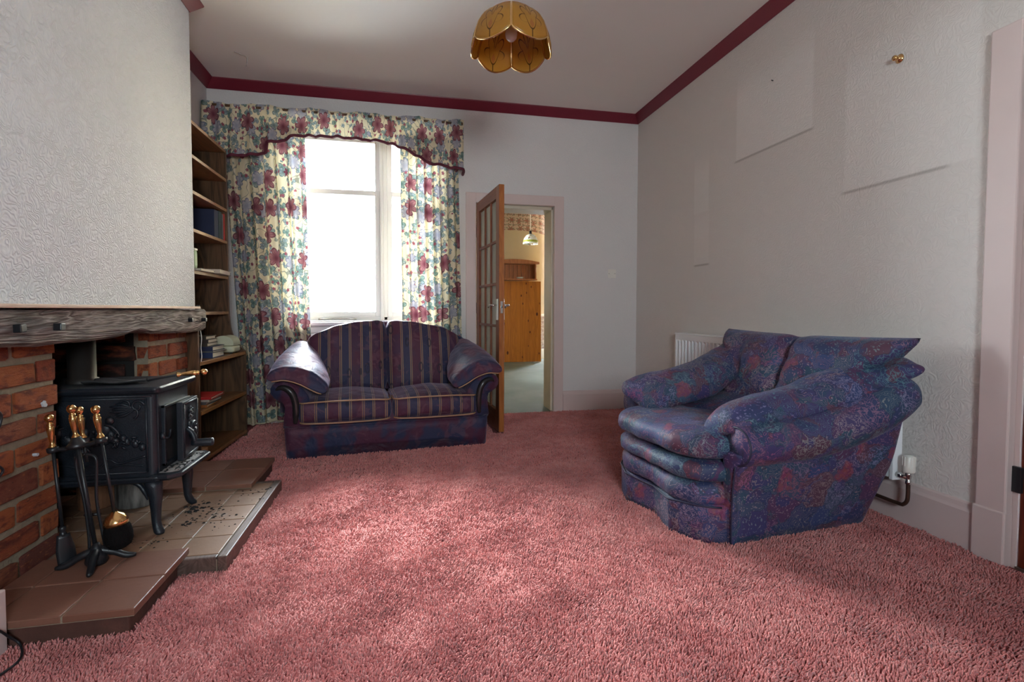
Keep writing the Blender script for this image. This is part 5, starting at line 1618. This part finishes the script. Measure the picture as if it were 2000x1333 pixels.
# ------------------------------------------------------------------ small wall things
t = thing('light_switch', 'square white light switch on the wall right of the doorway', 'switch', (2.030, YB, 1.363))
MB().box(1.987, 2.073, YB - .009, YB - .001, 1.320, 1.406).build('plate', PLAST, t, bevel=.003)
MB().prism([(YB - .009, 1.350), (YB - .016, 1.352), (YB - .011, 1.376), (YB - .009, 1.376)], 'x', 2.023, 2.037).build('rocker', PLAST, t)
for x in (1.999, 2.061): MB().lathe([(.0032, YB - .0102), (.0032, YB - .006)], (x, 0, 1.363), 10, 'y').build('screw', BLACKM, t)
t = thing('picture_hook', 'brass knob hook high on the right wall near the door', 'hook', (X_RIGHT, 2.007, 2.19))
mb = MB(); tmp = MB().lathe([(0, 0), (.020, .001), (.021, .004), (.012, .008), (.006, .014), (.006, .022), (.011, .026), (.013, .032), (.010, .038), (0, .040)], (0, 0, 0), 20, 'x'); mb.add([(X_RIGHT - p[0], 2.007 + p[1], 2.19 + p[2]) for p in tmp.v], tmp.f); mb.build('knob', BRASS, t, smooth=True)
t = thing('wall_nail', 'tiny nail above the pale square left by a picture', 'nail', (X_RIGHT, 2.858, 2.457))
MB().tube([(X_RIGHT + .002, 2.858, 2.457), (X_RIGHT - .012, 2.86, 2.461)], .0032, 6).build('shank', BLACKM, t)
t = thing('ceiling_wire', 'short bent wire hanging from the ceiling near the pelmet', 'wire', (-1.17, 4.33, Z_CEIL))
MB().tube(smoothpath([(-1.235, 4.22, Z_CEIL), (-1.20, 4.24, Z_CEIL - .006), (-1.165, 4.25, Z_CEIL - .012), (-1.155, 4.252, Z_CEIL - .03), (-1.158, 4.252, Z_CEIL - .085)], 20), .004, 6).build('flex', simple('grey_flex', (.35, .32, .30), .6), t, smooth=True)


# ------------------------------------------------------------------ pendant lamp
def pendant():
    cx, cy, zt = .515, 2.45, 2.452
    t = thing('pendant_lamp', 'amber glass pendant lamp of six lily painted petals', 'lamp', (cx, cy, zt))
    MB().tube([(cx, cy, zt - .03), (cx, cy, Z_CEIL)], .0035, 8).build('cord', PLAST, t, smooth=True)
    MB().lathe([(0, Z_CEIL - .035), (.02, Z_CEIL - .034), (.04, Z_CEIL - .02), (.045, Z_CEIL - .002)], (cx, cy, 0), 24).build('ceiling_rose', PLAST, t, smooth=True)
    MB().lathe([(.034, zt - .012), (.036, zt - .006), (.030, zt + .004), (.012, zt + .012), (0, zt + .014)], (cx, cy, 0), 20).build('gallery', BRASS, t, smooth=True)
    MB().lathe([(0, zt - .005), (.018, zt - .006), (.019, zt - .055), (.016, zt - .06)], (cx, cy, 0), 18).build('bulb_holder', PLAST, t, smooth=True)
    MB().lathe([(.012, zt - .055), (.016, zt - .07), (.026, zt - .095), (.030, zt - .118), (.026, zt - .138), (.014, zt - .150), (0, zt - .153)], (cx, cy, 0), 22).build('bulb', simple('opal_bulb', (.82, .78, .76), .25), t, smooth=True)
    rz0 = math.radians(90) - _yaw + math.radians(0)
    def prof(v):
        r = ipol([0, .1, .25, .45, .65, .85, 1.0, 1.2], [.032, .060, .098, .136, .160, .174, .180, .181], v); z = zt - ipol([0, .1, .25, .45, .65, .85, 1.0, 1.2], [.006, .010, .025, .062, .105, .150, .182, .222], v)
        return r, z
    for k in range(6):
        a0 = rz0 + math.radians(k * 60 + 30)
        def F(a, b, a0=a0):
            ph = (a * 2 - 1) * math.radians(29.3); vm = 1.0 + .20 * max(0, math.cos((a * 2 - 1) * PI / 2)) ** .8
            r, z = prof(b * vm); r *= 1 + .06 * math.cos((a * 2 - 1) * PI / 2) * min(1, b * 1.5) - (1 / math.cos(ph) - 1) * -.6
            return (cx + r * math.cos(a0 + ph), cy + r * math.sin(a0 + ph), z)
        o = MB().grid(F, 16, 14, lambda a, b: (a, 1 - b)).build('petal', AMBER, t, smooth=True, fix=False); s_ = o.modifiers.new('solid', 'SOLIDIFY'); s_.thickness = .003
        ed = [F(0, j / 14) for j in range(15)] + [F(i / 16, 1) for i in range(1, 17)] + [F(1, j / 14) for j in range(13, -1, -1)]
        MB().tube(ed, .0042, 6).build('came', BRASS, o, smooth=True)


pendant()


# ------------------------------------------------------------------ room beyond the doorway
KX0, KX1, KY0, KY1, KZ = .50, 3.6, YB + WT, 9.614, 3.02
struct('floor.001', MB().box(KX0 - .2, KX1, YB + .02, 10.6, -.12, -.002), KCARPET)
struct('ceiling.001', MB().box(KX0 - .2, KX1 + .2, KY0, 10.8, KZ, KZ + .1), CEIL)
w = MB(); ky0, ky1, kz0, kz1 = 6.4, 7.6, .95, 2.1
w.box(KX0 - .2, KX0, KY0, ky0, 0, KZ); w.box(KX0 - .2, KX0, ky1, 10.8, 0, KZ); w.box(KX0 - .2, KX0, ky0, ky1, 0, kz0); w.box(KX0 - .2, KX0, ky0, ky1, kz1, KZ)
struct('wall_kitchen_left', w, CREAMW)
struct('wall_kitchen_right', MB().box(KX1, KX1 + .2, KY0, 10.8, 0, KZ), CREAMW)
t3 = thing('window_2', 'white side window lighting the far room', 'window', (KX0 - .1, (ky0 + ky1) / 2, kz0), kind='structure')
mb = MB()
for y in (ky0, (ky0 + ky1) / 2 - .03, ky1 - .06): mb.box(KX0 - .13, KX0 - .07, y, y + .06, kz0, kz1)
mb.box(KX0 - .13, KX0 - .07, ky0, ky1, kz0, kz0 + .06); mb.box(KX0 - .13, KX0 - .07, ky0, ky1, kz1 - .06, kz1)
mb.build('frame', WHITEG, t3)
MB().box(KX0 - .103, KX0 - .097, ky0 + .05, ky1 - .05, kz0 + .05, kz1 - .05).build('pane', GLASS, t3)


def kwall(x): return KY1 + 1.05 * max(0, x - 2.15) ** 2
def kgrid(z0, z1, off=0.): return lambda a, b: (lerp(KX0, KX1, a), kwall(lerp(KX0, KX1, a)) - off, lerp(z0, z1, b))


struct('wall_kitchen_back', MB().grid(kgrid(0, KZ), 60, 2), CREAMW, smooth=True)
struct('trim_10', MB().grid(kgrid(2.535, 2.93, .004), 60, 2, lambda a, b: (a * 3.1, b * .395)), BORDER, smooth=True)
struct('trim_11', MB().grid(kgrid(.20, .87, .004), 60, 2, lambda a, b: (a * 3.1, b * .67)), DADO, smooth=True)
rings = [[(x, kwall(x) - o_, z) for o_, z in ((.0, .865), (.022, .868), (.026, .885), (.018, .91), (0, .915))] for x in [lerp(KX0, KX1, i / 60) for i in range(61)]]
struct('trim_12', MB().loft(rings), CREAMJ, smooth=False)
rings = [[(x, kwall(x) - o_, z) for o_, z in ((.0, 0), (.02, 0), (.02, .18), (.012, .2), (0, .205))] for x in [lerp(KX0, KX1, i / 60) for i in range(61)]]
struct('baseboard_kitchen', MB().loft(rings), CREAMJ)
rings = [[(x, kwall(x) - o_, z) for o_, z in ((.0, KZ - .08), (.02, KZ - .08), (.08, KZ - .01), (.08, KZ), (0, KZ))] for x in [lerp(KX0, KX1, i / 60) for i in range(61)]]
struct('trim_13', MB().loft(rings), CREAMJ)

pb = thing('pine_panel', 'orange knotty pine board panel leaning on the far wall', 'panel', (2.1, 9.46, 0))
xs = [1.62 + .121 * k for k in range(9)]
for i, (a, c) in enumerate(zip(xs, xs[1:])):
    o = MB().box(a + .0008, c - .0008, 9.445, 9.470, .003, 1.55).build('plank', PINE, pb, bevel=.002)
    for v in o.data.vertices: v.co.y += .045 * (v.co.z / 1.55)
sh = thing('plate_rack', 'red pine wall shelf with an arched top above the knotty panel', 'shelf', (2.1, 9.55, 1.56))
for k in range(10):
    a = 1.66 + k * .0805; MB().box(a + .002, a + .0785, 9.585, 9.600, 1.585, 1.885).build('plank', PINER, sh, bevel=.004)
MB().box(1.64, 2.482, 9.36, 9.600, 1.562, 1.590).build('shelf_board', PINER, sh, bevel=.003)
MB().box(2.455, 2.480, 9.42, 9.600, 1.590, 1.90).build('side_panel', PINER, sh, bevel=.003)
MB().box(1.640, 1.660, 9.42, 9.600, 1.590, 1.90).build('side_panel', PINER, sh, bevel=.003)
arc = [(1.60 + .93 * k / 20, 1.960 - .05 * ((k - 10) / 10) ** 2) for k in range(21)]
MB().prism([(1.60, 1.872)] + arc + [(2.53, 1.872)], 'y', 9.38, 9.600).build('arched_cornice', PINER, sh, bevel=.004)
t = thing('white_dish', 'small white dish on the red pine shelf', 'dish', (2.165, 9.45, 1.590))
MB().lathe([(0, 1.5905), (.035, 1.591), (.062, 1.603), (.068, 1.622), (.064, 1.622), (.056, 1.606), (0, 1.598)], (2.165, 9.45, 0), 24).build('bowl', WHITEG, t, smooth=True)
kl = thing('dome_lamp', 'white dome pendant lamp with painted flowers in the far room', 'lamp', (1.755, 7.0, 1.93))
MB().lathe([(.104, 1.93), (.108, 1.932), (.104, 1.975), (.088, 2.020), (.058, 2.055), (.022, 2.072), (.018, 2.072), (.054, 2.050), (.084, 2.016), (.100, 1.973), (.104, 1.93)], (1.755, 7.0, 0), 30, caps=False).build('shade', LAMPK, kl, smooth=True)
MB().lathe([(.022, 2.070), (.018, 2.085), (.018, 2.120), (0, 2.122)], (1.755, 7.0, 0), 14).build('cap', BLACKM, kl, smooth=True)
MB().tube([(1.755, 7.0, 2.12), (1.755, 7.0, KZ)], .003, 6).build('cord', CREAMJ, kl)


# ------------------------------------------------------------------ outside the window
struct('ground', MB().box(-30, 30, 5.0, 45, -.5, -.4), simple('pale_paving', (.42, .42, .40), .9, var=.2, scale=2))
hs = thing('neighbour_house', 'pale rendered house with a slate roof seen through the window', 'house', (-1.5, 17, -.4))
MB().box(-6.5, -1.9, 15.5, 22, -.4, 3.2).build('wall', simple('pale_render', (.66, .64, .60), .9), hs)
MB().prism([(15.2, 3.15), (22.3, 3.15), (18.75, 6.1)], 'x', -6.8, -1.6).build('roof', simple('slate_roof', (.16, .17, .19), .7, var=.3, scale=4), hs)
f = MB().box(-4.0, -2.8, 15.44, 15.52, .9, 2.1).build('window', WHITEG, hs); MB().box(-3.92, -2.88, 15.42, 15.445, .98, 2.02).build('pane', GLASS, f)


# ------------------------------------------------------------------ shag carpet pile
def carpet():
    rng = np.random.default_rng(3)
    pts = []
    for (y0, y1, st) in ((.70, 2.15, .0073), (2.15, 3.1, .0092), (3.1, 4.75, .0125)):
        xs = np.arange(-1.32, 2.29, st); ys = np.arange(y0, y1, st)
        X, Y = np.meshgrid(xs, ys); X = X.ravel(); Y = Y.ravel()
        X = X + rng.uniform(-.5, .5, X.size) * st; Y = Y + rng.uniform(-.5, .5, Y.size) * st
        pts.append(np.c_[X, Y, np.full(X.size, st)])
    P = np.vstack(pts); x, y, st = P.T
    # drop what lies under the hearth, the bookcase and out of the camera's sweep
    k = ~((x < -.825) & (y > 1.735) & (y < 2.09)) & ~((x < -.668) & (y > 2.078) & (y < 2.968)) & ~((x < -.795) & (y > 2.96) & (y < 3.34)) & ~((x < -1.245) & (y > 1.6))
    k &= (x > -1.25 * y - .2) & (x < 1.9 * y + .9) & (x < 2.275) & (y < 4.735)
    k &= ~((x > .70) & (x < .79) & (y > 3.98))
    for ox, oy, an, a0, a1, b0, b1 in ((-.087, 3.6305, .0977, -.67, .67, .03, .78), (1.2, 1.885, math.radians(5.5), .19, .90, .0, .74), (1.2, 1.885, math.radians(5.5), .07, .2, .03, .72)):
        dx, dy = x - ox, y - oy; u = dx * math.cos(an) + dy * math.sin(an); v = -dx * math.sin(an) + dy * math.cos(an)
        k &= ~((u > a0) & (u < a1) & (v > b0) & (v < b1))
    x, y, st = x[k], y[k], st[k]
    n = x.size
    def field(px, py, f, seed):
        r = np.random.default_rng(seed); o = np.zeros_like(px)
        for _ in range(6):
            a = r.uniform(0, 2 * np.pi); q = f * r.uniform(.6, 1.5); o += np.sin((px * np.cos(a) + py * np.sin(a)) * q + r.uniform(0, 6.28))
        return o / 2.4
    hgt = st * 0 + .0125 + .0022 * field(x, y, 38, 1) + .0018 * field(x, y, 95, 2) + rng.normal(0, .0016, n)
    hgt = np.clip(hgt, .006, .022)
    ang = field(x, y, 3.0, 4) * .7 + field(x, y, 17, 5) * 1.0 + rng.normal(0, 1.1, n)
    ln = (.0065 + .004 * field(x, y, 22, 6)) + rng.uniform(-.002, .002, n)
    tx, ty = x + np.cos(ang) * ln, y + np.sin(ang) * ln
    r0 = st * .60; r1 = st * .36; rot = rng.uniform(0, 6.28, n)
    V = np.empty((n, 7, 3), np.float32)
    for i in range(3):
        a = rot + i * 2 * np.pi / 3
        V[:, i] = np.c_[x + np.cos(a) * r0, y + np.sin(a) * r0, np.zeros(n)]
        V[:, 3 + i] = np.c_[tx * .55 + x * .45 + np.cos(a + .5) * r1 * 1.15, ty * .55 + y * .45 + np.sin(a + .5) * r1 * 1.15, hgt * .72]
    V[:, 6] = np.c_[tx, ty, hgt]
    base = np.arange(n, dtype=np.int32)[:, None] * 7
    F = []
    for i in range(3):
        j = (i + 1) % 3
        F += [[i, j, 3 + j], [i, 3 + j, 3 + i], [3 + i, 3 + j, 6]]
    F = (base[:, :, None] + np.array(F, np.int32)[None]).reshape(-1, 3)
    me = bpy.data.meshes.new('carpet_pile'); me.vertices.add(n * 7); me.vertices.foreach_set('co', V.ravel())
    me.loops.add(F.size); me.loops.foreach_set('vertex_index', F.ravel()); me.polygons.add(len(F)); me.polygons.foreach_set('loop_start', np.arange(0, F.size, 3, dtype=np.int32)); me.polygons.foreach_set('loop_total', np.full(len(F), 3, np.int32))
    me.polygons.foreach_set('use_smooth', np.ones(len(F), bool))
    me.update(); me.validate()
    me.materials.append(CARPET)
    o = bpy.data.objects.new('carpet', me); COL.objects.link(o)
    tag(o, 'rose pink shag carpet pile covering the living room floor', 'carpet', None, 'stuff')
    print('tufts', n, 'tris', len(F))


carpet()
